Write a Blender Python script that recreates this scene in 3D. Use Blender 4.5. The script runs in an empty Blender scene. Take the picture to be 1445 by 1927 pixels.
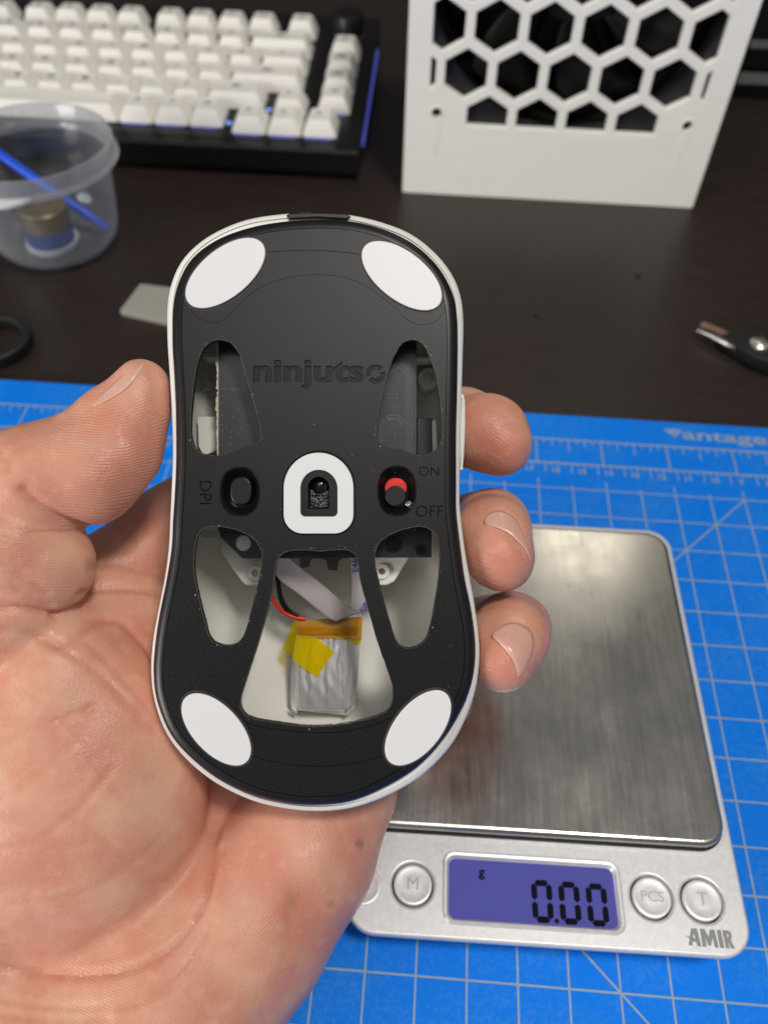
import bpy, bmesh, math, random
import numpy as np
from mathutils import Matrix, Vector
random.seed(7); rng = np.random.RandomState(3)
SC = bpy.context.scene; COL = SC.collection
S = 0.001                                   # everything below is written in millimetres

# ------------------------------------------------------------------ camera (solved from the mat's half-inch grid)
ROT = Matrix(((0.99720144, 0.07263117, 0.01771998), (-0.06758249, 0.77441090, 0.62906309), (0.03196704, -0.62850018, 0.77715226)))
CAM = Vector((-47.284, -204.381, 234.383))  # desk mat top is z = 3, desk top is z = 0
FPX = 1540.0; DPL = 163.0                   # focal length in photo pixels, distance to the held mouse's underside
cam = bpy.data.cameras.new('camera'); cam_o = bpy.data.objects.new('camera', cam); COL.objects.link(cam_o)
CAMW = Matrix.Translation(CAM * S) @ ROT.transposed().to_4x4()
cam_o.matrix_world = CAMW
cam.sensor_fit = 'VERTICAL'; cam.sensor_height = 36.0; cam.lens = FPX / 1927 * 36.0
cam.clip_start = 0.005; cam.clip_end = 20
cam.dof.use_dof = True; cam.dof.focus_distance = (DPL - 1) * S; cam.dof.aperture_fstop = 16.0
SC.camera = cam_o

# ------------------------------------------------------------------ light: room lamps, an added side fill and dim room
w = bpy.data.worlds.new('World'); SC.world = w; w.use_nodes = True
bg = w.node_tree.nodes['Background']; bg.inputs[0].default_value = (0.97, 0.97, 1.0, 1); bg.inputs[1].default_value = 0.18
def lamp(name, loc, target, size, power, color):
    l = bpy.data.lights.new(name, 'AREA'); l.shape = 'DISK'; l.size = size; l.energy = power; l.color = color
    o = bpy.data.objects.new(name, l); COL.objects.link(o)
    d = (Vector(target) - Vector(loc)) * S
    o.location = Vector(loc) * S; o.rotation_euler = d.to_track_quat('-Z', 'Y').to_euler()
lamp('ceiling_lamp', (260, -300, 1250), (-20, 0, 60), 0.22, 8.2, (1.0, 0.95, 0.88))
lamp('desk_lamp', (235, 640, 880), (0, 40, 40), 0.14, 0.26, (1.0, 0.93, 0.80))
lamp('room_lamp', (-130, -540, 1300), (-40, 0, 60), 0.55, 1.9, (1.0, 0.96, 0.91))
lamp('side_fill', (-1450, -1180, 430), (-20, 100, 60), 0.9, 22.0, (1.0, 0.96, 0.91))  # added low fill from the left, brightens the white panel and keyboard fronts
SC.view_settings.view_transform = 'Standard'; SC.view_settings.look = 'None'
SC.view_settings.exposure = 0.0; SC.view_settings.gamma = 1.0
SC.cycles.use_denoising = True
SC.cycles.max_bounces = 10; SC.cycles.transparent_max_bounces = 12

# ------------------------------------------------------------------ materials
def nd(nt, typ, **kw):
    n = nt.nodes.new(typ)
    for k, v in kw.items():
        if k in n.inputs: n.inputs[k].default_value = v
        else: setattr(n, k, v)
    return n
def mat(name, color, rough=0.5, metal=0.0, spec=0.5, noise=None, bump=None, **kw):
    """noise=(scale, amount, stretch): brightness mottling; bump=(scale, strength, distance_mm)"""
    m = bpy.data.materials.new(name); m.use_nodes = True; nt = m.node_tree; b = nt.nodes['Principled BSDF']
    b.inputs['Base Color'].default_value = (*color, 1); b.inputs['Roughness'].default_value = rough
    b.inputs['Metallic'].default_value = metal; b.inputs['Specular IOR Level'].default_value = spec
    for k, v in kw.items(): b.inputs[k].default_value = v
    tc = nd(nt, 'ShaderNodeTexCoord')
    if noise:
        mp = nd(nt, 'ShaderNodeMapping'); mp.inputs['Scale'].default_value = noise[2] if len(noise) > 2 else (1, 1, 1)
        nt.links.new(tc.outputs['Object'], mp.inputs[0])
        n = nd(nt, 'ShaderNodeTexNoise', Scale=noise[0], Detail=5.0, Roughness=0.6); nt.links.new(mp.outputs[0], n.inputs['Vector'])
        mr = nd(nt, 'ShaderNodeMapRange'); mr.inputs[1].default_value = 0.25; mr.inputs[2].default_value = 0.75
        mr.inputs[3].default_value = 1 - noise[1]; mr.inputs[4].default_value = 1 + noise[1]
        nt.links.new(n.outputs['Fac'], mr.inputs[0])
        mx = nd(nt, 'ShaderNodeMix', data_type='RGBA', blend_type='MULTIPLY'); mx.inputs[0].default_value = 1
        mx.inputs[6].default_value = (*color, 1); nt.links.new(mr.outputs[0], mx.inputs[7]); nt.links.new(mx.outputs[2], b.inputs['Base Color'])
        mr2 = nd(nt, 'ShaderNodeMapRange'); mr2.inputs[1].default_value = 0.25; mr2.inputs[2].default_value = 0.75
        mr2.inputs[3].default_value = max(0.02, rough * (1 - noise[1])); mr2.inputs[4].default_value = min(1, rough * (1 + noise[1]))
        nt.links.new(n.outputs['Fac'], mr2.inputs[0]); nt.links.new(mr2.outputs[0], b.inputs['Roughness'])
    if bump:
        n2 = nd(nt, 'ShaderNodeTexNoise', Scale=bump[0], Detail=3.0); nt.links.new(tc.outputs['Object'], n2.inputs['Vector'])
        bp = nd(nt, 'ShaderNodeBump', Strength=bump[1], Distance=bump[2] * S)
        nt.links.new(n2.outputs['Fac'], bp.inputs['Height']); nt.links.new(bp.outputs[0], b.inputs['Normal'])
    return m
def bsdf(m): return m.node_tree.nodes['Principled BSDF']

M = {}
M['white'] = mat('white_plastic', (0.78, 0.78, 0.74), 0.42, noise=(60, 0.03), bump=(900, 0.1, 0.05))
M['inner'] = mat('white_shell_inside', (0.73, 0.72, 0.66), 0.55, noise=(80, 0.04))
M['black'] = mat('black_plastic', (0.0045, 0.0047, 0.0050), 0.37, spec=0.44, noise=(2600, 0.28), bump=(2600, 0.16, 0.04))
M['recess'] = mat('black_recess', (0.004, 0.004, 0.0045), 0.25, spec=0.25, bump=(3200, 0.2, 0.03))
M['gloss'] = mat('glossy_black', (0.006, 0.006, 0.007), 0.12, spec=0.6)
M['roll'] = mat('satin_black', (0.007, 0.007, 0.0085), 0.36, spec=0.45, bump=(2500, 0.1, 0.03))
M['cut'] = mat('cut_plastic_edge', (0.034, 0.032, 0.030), 0.7, noise=(3000, 0.8), bump=(2500, 0.8, 0.1))
M['foot'] = mat('white_glide', (0.71, 0.705, 0.71), 0.4, noise=(40, 0.02))
M['pcb'] = mat('circuit_board', (0.030, 0.031, 0.033), 0.36, noise=(500, 0.12), bump=(1500, 0.06, 0.03))
M['pcbedge'] = mat('board_edge', (0.55, 0.53, 0.42), 0.7, noise=(1500, 0.35))
M['trace'] = mat('board_trace', (0.12, 0.122, 0.126), 0.3)
M['via'] = mat('board_via', (0.09, 0.09, 0.095), 0.25, metal=0.6)
M['red'] = mat('red_plastic', (0.75, 0.02, 0.006), 0.4)
M['redwire'] = mat('red_wire', (0.7, 0.03, 0.012), 0.35)
M['foil'] = mat('battery_foil', (0.90, 0.90, 0.93), 0.30, metal=0.5, noise=(90, 0.2, (1.6, 0.25, 1)), bump=(220, 0.6, 0.4))
M['foilface'] = mat('bright_foil', (0.95, 0.95, 0.98), 0.24, metal=0.6, bump=(260, 0.25, 0.2))
M['brass'] = mat('brass', (0.30, 0.22, 0.10), 0.4, metal=0.7, noise=(120, 0.3))
M['steel'] = mat('polished_steel', (0.50, 0.48, 0.45), 0.25, metal=1.0)
M['pivot'] = mat('bright_pivot', (0.85, 0.82, 0.74), 0.22, metal=0.9)
M['chrome'] = mat('mirror_skirt', (0.62, 0.63, 0.66), 0.1, metal=1.0)
M['silver'] = mat('silver_paint', (0.72, 0.725, 0.735), 0.40, metal=0.35, noise=(900, 0.08), bump=(1800, 0.25, 0.04))
M['letter'] = mat('embossed_silver', (0.50, 0.50, 0.505), 0.35, metal=0.4)
M['greyprint'] = mat('grey_print', (0.25, 0.26, 0.265), 0.45)
M['segment'] = mat('lcd_segment', (0.004, 0.004, 0.010), 0.7, spec=0.1)
M['desk'] = mat('dark_wood_desk', (0.027, 0.0185, 0.0155), 0.38, spec=0.4, noise=(60, 0.2, (0.7, 8, 1)), bump=(700, 0.05, 0.1))
M['print'] = mat('mat_print', (0.29, 0.38, 0.47), 0.6, noise=(300, 0.15))
M['key'] = mat('white_keycap', (0.86, 0.84, 0.79), 0.45, noise=(60, 0.03))
M['ink'] = mat('legend_ink', (0.10, 0.09, 0.085), 0.5)
M['case'] = mat('black_case', (0.0065, 0.0065, 0.0075), 0.36, spec=0.45)
M['panel'] = mat('printed_white', (0.87, 0.86, 0.81), 0.5, noise=(30, 0.03, (1, 1, 8)), bump=(500, 0.08, 0.1))
M['fan'] = mat('black_fan', (0.012, 0.012, 0.013), 0.45)
M['rubber'] = mat('black_rubber', (0.009, 0.009, 0.01), 0.6)
M['foam'] = mat('grey_foam', (0.33, 0.315, 0.28), 0.8, noise=(300, 0.08))
M['blue_rod'] = mat('blue_plastic', (0.0, 0.10, 0.85), 0.35)
M['bluetin'] = mat('blue_tin', (0.02, 0.06, 0.25), 0.4)
M['dark'] = mat('dark_equipment', (0.009, 0.009, 0.009), 0.5, spec=0.2)
M['grey'] = mat('grey_strip', (0.20, 0.20, 0.20), 0.35)
M['nail'] = mat('fingernail', (0.66, 0.375, 0.305), 0.2, spec=0.5, noise=(250, 0.05, (1, 1, 1)))
bsdf(M['nail']).inputs['Subsurface Weight'].default_value = 0.2; bsdf(M['nail']).inputs['Subsurface Radius'].default_value = (0.001, 0.0004, 0.0003)
M['nailedge'] = mat('nail_edge', (0.70, 0.48, 0.37), 0.4)
M['crumb'] = mat('dark_crumb', (0.008, 0.008, 0.008), 0.8)
M['copper'] = mat('worn_copper', (0.24, 0.15, 0.115), 0.5, metal=0.3)

def kapton(name, color):
    m = mat(name, color, 0.3, spec=0.3)
    nt = m.node_tree; out = nt.nodes['Material Output']; b = bsdf(m)
    tr = nd(nt, 'ShaderNodeBsdfTransparent'); tr.inputs[0].default_value = (color[0] * 1.15, color[1] * 1.2, 0.02, 1)
    mix = nd(nt, 'ShaderNodeMixShader'); mix.inputs[0].default_value = 0.45 if color[1] > .5 else 0.7
    nt.links.new(tr.outputs[0], mix.inputs[1]); nt.links.new(b.outputs[0], mix.inputs[2]); nt.links.new(mix.outputs[0], out.inputs[0])
    return m
M['tape'] = kapton('kapton_tape', (0.88, 0.70, 0.0)); M['tape2'] = kapton('kapton_tape_double', (0.56, 0.25, 0.0))

m = mat('milky_plastic', (0.74, 0.75, 0.77), 0.2, spec=0.5, IOR=1.3); M['milky'] = m
nt = m.node_tree; b = bsdf(m); out = nt.nodes['Material Output']
tr = nd(nt, 'ShaderNodeBsdfTransparent'); tr.inputs[0].default_value = (0.93, 0.95, 0.98, 1)
tl = nd(nt, 'ShaderNodeBsdfTranslucent'); tl.inputs[0].default_value = (0.62, 0.63, 0.65, 1)
mx0 = nd(nt, 'ShaderNodeMixShader'); mx0.inputs[0].default_value = 0.5
nt.links.new(b.outputs[0], mx0.inputs[1]); nt.links.new(tl.outputs[0], mx0.inputs[2])
lw = nd(nt, 'ShaderNodeLayerWeight', Blend=0.35); mr = nd(nt, 'ShaderNodeMapRange'); mr.inputs[3].default_value = 0.02; mr.inputs[4].default_value = 0.40
nt.links.new(lw.outputs['Facing'], mr.inputs[0])
tcn = nd(nt, 'ShaderNodeTexCoord'); nz = nd(nt, 'ShaderNodeTexNoise', Scale=55.0, Detail=4.0); nt.links.new(tcn.outputs['Object'], nz.inputs['Vector'])
mr3 = nd(nt, 'ShaderNodeMapRange'); mr3.inputs[1].default_value = 0.45; mr3.inputs[2].default_value = 0.8; mr3.inputs[3].default_value = 0.0; mr3.inputs[4].default_value = 0.09
nt.links.new(nz.outputs['Fac'], mr3.inputs[0])
ad = nd(nt, 'ShaderNodeMath', operation='ADD', use_clamp=True); nt.links.new(mr.outputs[0], ad.inputs[0]); nt.links.new(mr3.outputs[0], ad.inputs[1])
mx1 = nd(nt, 'ShaderNodeMixShader'); nt.links.new(ad.outputs[0], mx1.inputs[0]); nt.links.new(tr.outputs[0], mx1.inputs[1]); nt.links.new(mx0.outputs[0], mx1.inputs[2])
gl = nd(nt, 'ShaderNodeBsdfGlossy', Roughness=0.12); fz = nd(nt, 'ShaderNodeMath', operation='MULTIPLY_ADD'); fz.inputs[1].default_value = 0.45; fz.inputs[2].default_value = 0.04; pw_ = nd(nt, 'ShaderNodeMath', operation='POWER'); pw_.inputs[1].default_value = 3.0; nt.links.new(lw.outputs['Facing'], pw_.inputs[0]); nt.links.new(pw_.outputs[0], fz.inputs[0]); mx2 = nd(nt, 'ShaderNodeMixShader')
nt.links.new(fz.outputs[0], mx2.inputs[0]); nt.links.new(mx1.outputs[0], mx2.inputs[1]); nt.links.new(gl.outputs[0], mx2.inputs[2]); nt.links.new(mx2.outputs[0], out.inputs[0])
m = m.copy(); m.name = 'milky_plastic_rim'; M['milkyrim'] = m
for n_ in m.node_tree.nodes:
    if n_.type == 'MAP_RANGE' and abs(n_.inputs[4].default_value - 0.4) < 1e-3: n_.inputs[3].default_value = 0.26; n_.inputs[4].default_value = 0.85

# brushed stainless steel with smudges
m = mat('brushed_steel', (0.50, 0.485, 0.45), 0.34, metal=1.0); M['brushed'] = m; nt = m.node_tree; b = bsdf(m)
tc = nd(nt, 'ShaderNodeTexCoord'); mp = nd(nt, 'ShaderNodeMapping'); mp.inputs['Scale'].default_value = (1, 0.06, 1); nt.links.new(tc.outputs['Object'], mp.inputs[0])
n1 = nd(nt, 'ShaderNodeTexNoise', Scale=900.0, Detail=4.0); nt.links.new(mp.outputs[0], n1.inputs['Vector'])
n2 = nd(nt, 'ShaderNodeTexNoise', Scale=45.0, Detail=6.0, Roughness=0.65); nt.links.new(tc.outputs['Object'], n2.inputs['Vector'])
am = nd(nt, 'ShaderNodeMath', operation='MULTIPLY_ADD'); am.inputs[1].default_value = 0.10; nt.links.new(n1.outputs['Fac'], am.inputs[0]); 
mr = nd(nt, 'ShaderNodeMapRange'); mr.inputs[1].default_value = 0.3; mr.inputs[2].default_value = 0.7; mr.inputs[3].default_value = 0.13; mr.inputs[4].default_value = 0.24
nt.links.new(n2.outputs['Fac'], mr.inputs[0]); nt.links.new(mr.outputs[0], am.inputs[2]); nt.links.new(am.outputs[0], b.inputs['Roughness'])
mc = nd(nt, 'ShaderNodeMix', data_type='RGBA'); mc.inputs[6].default_value = (0.42, 0.405, 0.37, 1); mc.inputs[7].default_value = (0.74, 0.72, 0.67, 1)
ma = nd(nt, 'ShaderNodeMath', operation='MULTIPLY_ADD'); ma.inputs[1].default_value = 0.32; ma.inputs[2].default_value = 0.0
nt.links.new(n1.outputs['Fac'], ma.inputs[0]); mb2 = nd(nt, 'ShaderNodeMath', operation='MULTIPLY_ADD'); mb2.inputs[1].default_value = 0.4
nt.links.new(n2.outputs['Fac'], mb2.inputs[0]); nt.links.new(ma.outputs[0], mb2.inputs[2]); nt.links.new(mb2.outputs[0], mc.inputs[0]); nt.links.new(mc.outputs[2], b.inputs['Base Color'])
bp = nd(nt, 'ShaderNodeBump', Strength=0.12, Distance=0.02 * S); nt.links.new(n1.outputs['Fac'], bp.inputs['Height']); nt.links.new(bp.outputs[0], b.inputs['Normal'])

# blue cutting mat with wear
m = mat('blue_mat', (0.002, 0.155, 0.80), 0.62, spec=0.14, bump=(1500, 0.15, 0.06)); M['mat'] = m; nt = m.node_tree; b = bsdf(m)
tc = nd(nt, 'ShaderNodeTexCoord'); n1 = nd(nt, 'ShaderNodeTexNoise', Scale=38.0, Detail=8.0, Roughness=0.7); nt.links.new(tc.outputs['Object'], n1.inputs['Vector'])
n2 = nd(nt, 'ShaderNodeTexNoise', Scale=900.0, Detail=2.0); nt.links.new(tc.outputs['Object'], n2.inputs['Vector'])
mu = nd(nt, 'ShaderNodeMath', operation='MULTIPLY'); nt.links.new(n1.outputs['Fac'], mu.inputs[0]); nt.links.new(n2.outputs['Fac'], mu.inputs[1])
cr = nd(nt, 'ShaderNodeMapRange'); cr.inputs[1].default_value = 0.22; cr.inputs[2].default_value = 0.45; cr.inputs[3].default_value = 0; cr.inputs[4].default_value = 0.75; nt.links.new(mu.outputs[0], cr.inputs[0])
mc = nd(nt, 'ShaderNodeMix', data_type='RGBA'); mc.inputs[6].default_value = (0.0, 0.205, 0.87, 1); mc.inputs[7].default_value = (0.05, 0.26, 0.76, 1)
nt.links.new(cr.outputs[0], mc.inputs[0]); nt.links.new(mc.outputs[2], b.inputs['Base Color'])

# LCD: back-lit violet blue
m = mat('lcd_backlit', (0.03, 0.03, 0.09), 0.16, spec=0.5); M['lcd'] = m; b = bsdf(m)
b.inputs['Emission Color'].default_value = (0.105, 0.105, 0.50, 1); b.inputs['Emission Strength'].default_value = 0.50
m = mat('display_edge_light', (0.05, 0.03, 0.3), 0.4); M['edge'] = m; b = bsdf(m); b.inputs['Emission Color'].default_value = (0.07, 0.035, 0.62, 1); b.inputs['Emission Strength'].default_value = 1.0
m = mat('key_light', (0.1, 0.1, 0.4), 0.4); M['led'] = m; b = bsdf(m); b.inputs['Emission Color'].default_value = (0.10, 0.12, 0.62, 1); b.inputs['Emission Strength'].default_value = 0.5
m = mat('led_bright', (0.1, 0.2, 0.6), 0.4); M['led2'] = m; b = bsdf(m); b.inputs['Emission Color'].default_value = (0.25, 0.42, 1.0, 1); b.inputs['Emission Strength'].default_value = 0.8

# ribbon cable: stripes from UV
m = mat('ribbon_cable', (0.60, 0.54, 0.55), 0.4); M['ribbon'] = m; nt = m.node_tree; b = bsdf(m)
uv = nd(nt, 'ShaderNodeTexCoord'); sx = nd(nt, 'ShaderNodeSeparateXYZ'); nt.links.new(uv.outputs['UV'], sx.inputs[0])
mu = nd(nt, 'ShaderNodeMath', operation='MULTIPLY'); mu.inputs[1].default_value = 2 * math.pi * 10; nt.links.new(sx.outputs[0], mu.inputs[0])
sn = nd(nt, 'ShaderNodeMath', operation='SINE'); nt.links.new(mu.outputs[0], sn.inputs[0])
mr = nd(nt, 'ShaderNodeMapRange'); mr.inputs[1].default_value = -1; mr.inputs[2].default_value = 0.2; nt.links.new(sn.outputs[0], mr.inputs[0])
mc = nd(nt, 'ShaderNodeMix', data_type='RGBA'); mc.inputs[6].default_value = (0.34, 0.30, 0.31, 1); mc.inputs[7].default_value = (0.62, 0.56, 0.565, 1)
nt.links.new(mr.outputs[0], mc.inputs[0]); nt.links.new(mc.outputs[2], b.inputs['Base Color'])
bp = nd(nt, 'ShaderNodeBump', Strength=0.5, Distance=0.06 * S); nt.links.new(sn.outputs[0], bp.inputs['Height']); nt.links.new(bp.outputs[0], b.inputs['Normal'])
M['blueprint'] = mat('blue_print', (0.03, 0.06, 0.4), 0.5)

# skin
m = mat('skin', (0.6, 0.33, 0.23), 0.42, spec=0.33); M['skin'] = m; nt = m.node_tree; b = bsdf(m)
b.inputs['Subsurface Weight'].default_value = 0.28; b.inputs['Subsurface Radius'].default_value = (0.0032, 0.0011, 0.0006); b.inputs['Subsurface Scale'].default_value = 1.0
tc = nd(nt, 'ShaderNodeTexCoord')
def noise_n(scale, det=4.0, rough=0.55):
    n = nd(nt, 'ShaderNodeTexNoise', Scale=scale, Detail=det, Roughness=rough); nt.links.new(tc.outputs['Object'], n.inputs['Vector']); return n
def mixc(fac, a, c):
    x = nd(nt, 'ShaderNodeMix', data_type='RGBA')
    for s, v in ((6, a), (7, c)):
        if isinstance(v, tuple): x.inputs[s].default_value = (*v, 1)
        else: nt.links.new(v, x.inputs[s])
    nt.links.new(fac, x.inputs[0]) if not isinstance(fac, float) else setattr(x.inputs[0], 'default_value', fac)
    return x.outputs[2]
def rng_n(src, a, c, lo=0.0, hi=1.0):
    r = nd(nt, 'ShaderNodeMapRange'); r.inputs[1].default_value = a; r.inputs[2].default_value = c; r.inputs[3].default_value = lo; r.inputs[4].default_value = hi
    nt.links.new(src, r.inputs[0]); return r.outputs[0]
n1 = noise_n(95.0, 5.0); n2 = noise_n(330.0, 3.0); n3 = noise_n(1700.0, 2.0)
c0 = mixc(rng_n(n1.outputs['Fac'], 0.36, 0.64), (0.71, 0.415, 0.285), (0.635, 0.29, 0.20))
at = nd(nt, 'ShaderNodeAttribute'); at.attribute_name = 'red'
nlow = noise_n(38.0, 3.0); c0 = mixc(rng_n(nlow.outputs['Fac'], 0.45, 0.7, 0.0, 0.55), c0, (0.575, 0.235, 0.17))
c1 = mixc(at.outputs['Fac'], c0, (0.55, 0.19, 0.13))
c2 = mixc(rng_n(n2.outputs['Fac'], 0.52, 0.75, 0.0, 0.35), c1, (0.70, 0.46, 0.32))
vo = nd(nt, 'ShaderNodeTexVoronoi', Scale=190.0); nt.links.new(tc.outputs['Object'], vo.inputs['Vector'])
spk = nd(nt, 'ShaderNodeMath', operation='LESS_THAN'); spk.inputs[1].default_value = 0.022; nt.links.new(vo.outputs['Distance'], spk.inputs[0])
c3 = mixc(spk.outputs[0], c2, (0.10, 0.05, 0.04))
ml = nd(nt, 'ShaderNodeAttribute'); ml.attribute_name = 'mole'
c4 = mixc(ml.outputs['Fac'], c3, (0.20, 0.09, 0.035))
nt.links.new(c4, b.inputs['Base Color'])
ph = nd(nt, 'ShaderNodeAttribute'); ph.attribute_name = 'ridge'; am = nd(nt, 'ShaderNodeAttribute'); am.attribute_name = 'ridge_amp'
wob = nd(nt, 'ShaderNodeMath', operation='MULTIPLY_ADD'); wob.inputs[1].default_value = 2.2; nt.links.new(noise_n(120.0, 2.0).outputs['Fac'], wob.inputs[0]); nt.links.new(ph.outputs['Fac'], wob.inputs[2])
fr = nd(nt, 'ShaderNodeMath', operation='MULTIPLY'); fr.inputs[1].default_value = 2 * math.pi / 0.58; nt.links.new(wob.outputs[0], fr.inputs[0])
sn = nd(nt, 'ShaderNodeMath', operation='SINE'); nt.links.new(fr.outputs[0], sn.inputs[0])
brk = rng_n(n2.outputs['Fac'], 0.3, 0.62, 0.25, 1.0)
h1 = nd(nt, 'ShaderNodeMath', operation='MULTIPLY'); nt.links.new(sn.outputs[0], h1.inputs[0]); nt.links.new(am.outputs['Fac'], h1.inputs[1])
h1b = nd(nt, 'ShaderNodeMath', operation='MULTIPLY'); nt.links.new(h1.outputs[0], h1b.inputs[0]); nt.links.new(brk, h1b.inputs[1])
h2 = nd(nt, 'ShaderNodeMath', operation='MULTIPLY_ADD'); h2.inputs[1].default_value = 1.1; nt.links.new(n3.outputs['Fac'], h2.inputs[0]); nt.links.new(h1b.outputs[0], h2.inputs[2])
h3 = nd(nt, 'ShaderNodeMath', operation='MULTIPLY_ADD'); h3.inputs[1].default_value = 0.9; nt.links.new(n2.outputs['Fac'], h3.inputs[0]); nt.links.new(h2.outputs[0], h3.inputs[2])
v2 = nd(nt, 'ShaderNodeTexVoronoi', Scale=760.0, feature='DISTANCE_TO_EDGE')
wv = nd(nt, 'ShaderNodeVectorMath', operation='MULTIPLY_ADD'); wv.inputs[1].default_value = (0.0016, 0.0016, 0.0016); nt.links.new(n2.outputs['Color'], wv.inputs[0]); nt.links.new(tc.outputs['Object'], wv.inputs[2]); nt.links.new(wv.outputs[0], v2.inputs['Vector'])
vr = rng_n(v2.outputs['Distance'], 0.0, 0.22); h4 = nd(nt, 'ShaderNodeMath', operation='MULTIPLY_ADD'); h4.inputs[1].default_value = 0.5; nt.links.new(vr, h4.inputs[0]); nt.links.new(h3.outputs[0], h4.inputs[2])
bp = nd(nt, 'ShaderNodeBump', Strength=0.75, Distance=0.06 * S); nt.links.new(h4.outputs[0], bp.inputs['Height']); nt.links.new(bp.outputs[0], b.inputs['Normal'])
nt.links.new(rng_n(n2.outputs['Fac'], 0.3, 0.7, 0.33, 0.47), b.inputs['Roughness'])

# ------------------------------------------------------------------ mesh helpers (all coordinates in mm)
def new_obj(name, me, m, parent=None, smooth=True):
    o = bpy.data.objects.new(name, me); COL.objects.link(o)
    if m is not None: me.materials.clear(); me.materials.append(M[m] if isinstance(m, str) else m)
    if parent: o.parent = parent
    if smooth and me.polygons:
        me.polygons.foreach_set('use_smooth', [True] * len(me.polygons)); me.update()
        try: me.set_sharp_from_angle(angle=math.radians(38))
        except Exception: pass
    return o
def raw(name, v, f, m, parent=None, smooth=True):
    me = bpy.data.meshes.new(name); me.from_pydata([tuple(np.asarray(p, float) * S) for p in v], [], f); me.update()
    return new_obj(name, me, m, parent, smooth)
def thing(name, label, cat, loc=(0, 0, 0), rz=0.0, group=None, mw=None):
    o = bpy.data.objects.new(name, None); COL.objects.link(o); o.empty_display_size = 0.01
    if mw is not None: o.matrix_world = mw
    else: o.location = Vector(loc) * S; o.rotation_euler = (0, 0, rz)
    return tag(o, label, cat, group)
def tag(o, label, cat, group=None):
    o['label'] = label; o['category'] = cat
    if group: o['group'] = group
    return o
def flat(name, loops, z0, z1, m, parent=None, bevel=0.0, smooth=True, xf=None, res=2):
    """prism with holes: closed loops in the xy plane, from z0 to z1, with rounded rims"""
    cu = bpy.data.curves.new(name, 'CURVE'); cu.dimensions = '2D'; cu.fill_mode = 'BOTH'
    cu.extrude = max(1e-6, ((z1 - z0) / 2 - bevel) * S); cu.bevel_depth = bevel * S; cu.bevel_resolution = res; cu.offset = -bevel * S
    for l in loops:
        s = cu.splines.new('POLY'); s.points.add(len(l) - 1); s.use_cyclic_u = True
        s.points.foreach_set('co', np.array([(p[0] * S, p[1] * S, 0, 1) for p in l], 'f').ravel())
    t = bpy.data.objects.new('tmp', cu); COL.objects.link(t); dg = bpy.context.evaluated_depsgraph_get()
    me = bpy.data.meshes.new_from_object(t.evaluated_get(dg)); me.name = name
    bpy.data.objects.remove(t); bpy.data.curves.remove(cu)
    me.transform(Matrix.Translation((0, 0, (z0 + z1) / 2 * S)))
    if xf is not None: me.transform(xf)
    return new_obj(name, me, m, parent, smooth)
def text_mesh(txt, size, thick=0.0, bold=0.0, align='CENTER', sx=1.0, bevel=0.0, shear=0.0):
    cu = bpy.data.curves.new('t', 'FONT'); cu.body = txt; cu.size = size * S; cu.extrude = thick / 2 * S; cu.offset = bold * S
    cu.align_x = align; cu.align_y = 'CENTER'; cu.resolution_u = 4; cu.bevel_depth = bevel * S; cu.shear = shear
    t = bpy.data.objects.new('tmp', cu); COL.objects.link(t); dg = bpy.context.evaluated_depsgraph_get()
    me = bpy.data.meshes.new_from_object(t.evaluated_get(dg)); bpy.data.objects.remove(t); bpy.data.curves.remove(cu)
    me.transform(Matrix.Diagonal((sx, 1, 1, 1))); return me
def text(name, txt, size, loc, m, parent, thick=0.06, bold=0.0, rz=0.0, **kw):
    me = text_mesh(txt, size, thick, bold, **kw); me.name = name
    me.transform(Matrix.Translation(Vector(loc) * S) @ Matrix.Rotation(rz, 4, 'Z'))
    return new_obj(name, me, m, parent, False)
def loops_of_text(txt, size, loc, width=None, bold=0.0, rz=0.0, ys=1.0):
    """outline loops of a text (for engraving), scaled to a width, centred at loc"""
    me = text_mesh(txt, size, 0.0, bold); bm = bmesh.new(); bm.from_mesh(me)
    out = []; used = set()
    for e in bm.edges:
        if len(e.link_faces) == 1 and e.index not in used:
            loop = [e.verts[0]]; v = e.verts[1]; used.add(e.index)
            while v != loop[0]:
                loop.append(v); nx = [x for x in v.link_edges if len(x.link_faces) == 1 and x.index not in used]
                if not nx: break
                used.add(nx[0].index); v = nx[0].other_vert(v)
            if len(loop) > 2: out.append([(q.co.x / S, q.co.y / S) for q in loop])
    bm.free(); bpy.data.meshes.remove(me)
    A = np.concatenate([np.array(l) for l in out]); c = (A.min(0) + A.max(0)) / 2; k = (width / np.ptp(A[:, 0])) if width else 1.0
    cr, sr = math.cos(rz), math.sin(rz); res = []
    for l in out:
        q = (np.array(l) - c) * k * np.array([1, ys]); q = q @ np.array([[cr, sr], [-sr, cr]]); res.append([tuple(x) for x in q + np.array(loc[:2])])
    return res
def smooth_loop(pts, n=8, closed=True):
    P = np.array(pts, float); N = len(P); out = []
    for i in range(N if closed else N - 1):
        if closed: a, b_, c, d = P[(i - 1) % N], P[i], P[(i + 1) % N], P[(i + 2) % N]
        else: a, b_, c, d = P[max(i - 1, 0)], P[i], P[i + 1], P[min(i + 2, N - 1)]
        for t in np.linspace(0, 1, n, endpoint=False):
            out.append(0.5 * ((2 * b_) + (c - a) * t + (2 * a - 5 * b_ + 4 * c - d) * t * t + (3 * b_ - a - 3 * c + d) * t ** 3))
    if not closed: out.append(P[-1])
    return np.array(out)
def resample(L, n):
    L = np.asarray(L); C = np.vstack([L, L[:1]]); s = np.r_[0, np.cumsum(np.linalg.norm(np.diff(C, axis=0), axis=1))]
    t = np.linspace(0, s[-1], n, endpoint=False); return np.stack([np.interp(t, s, C[:, k]) for k in range(C.shape[1])], 1)
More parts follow.
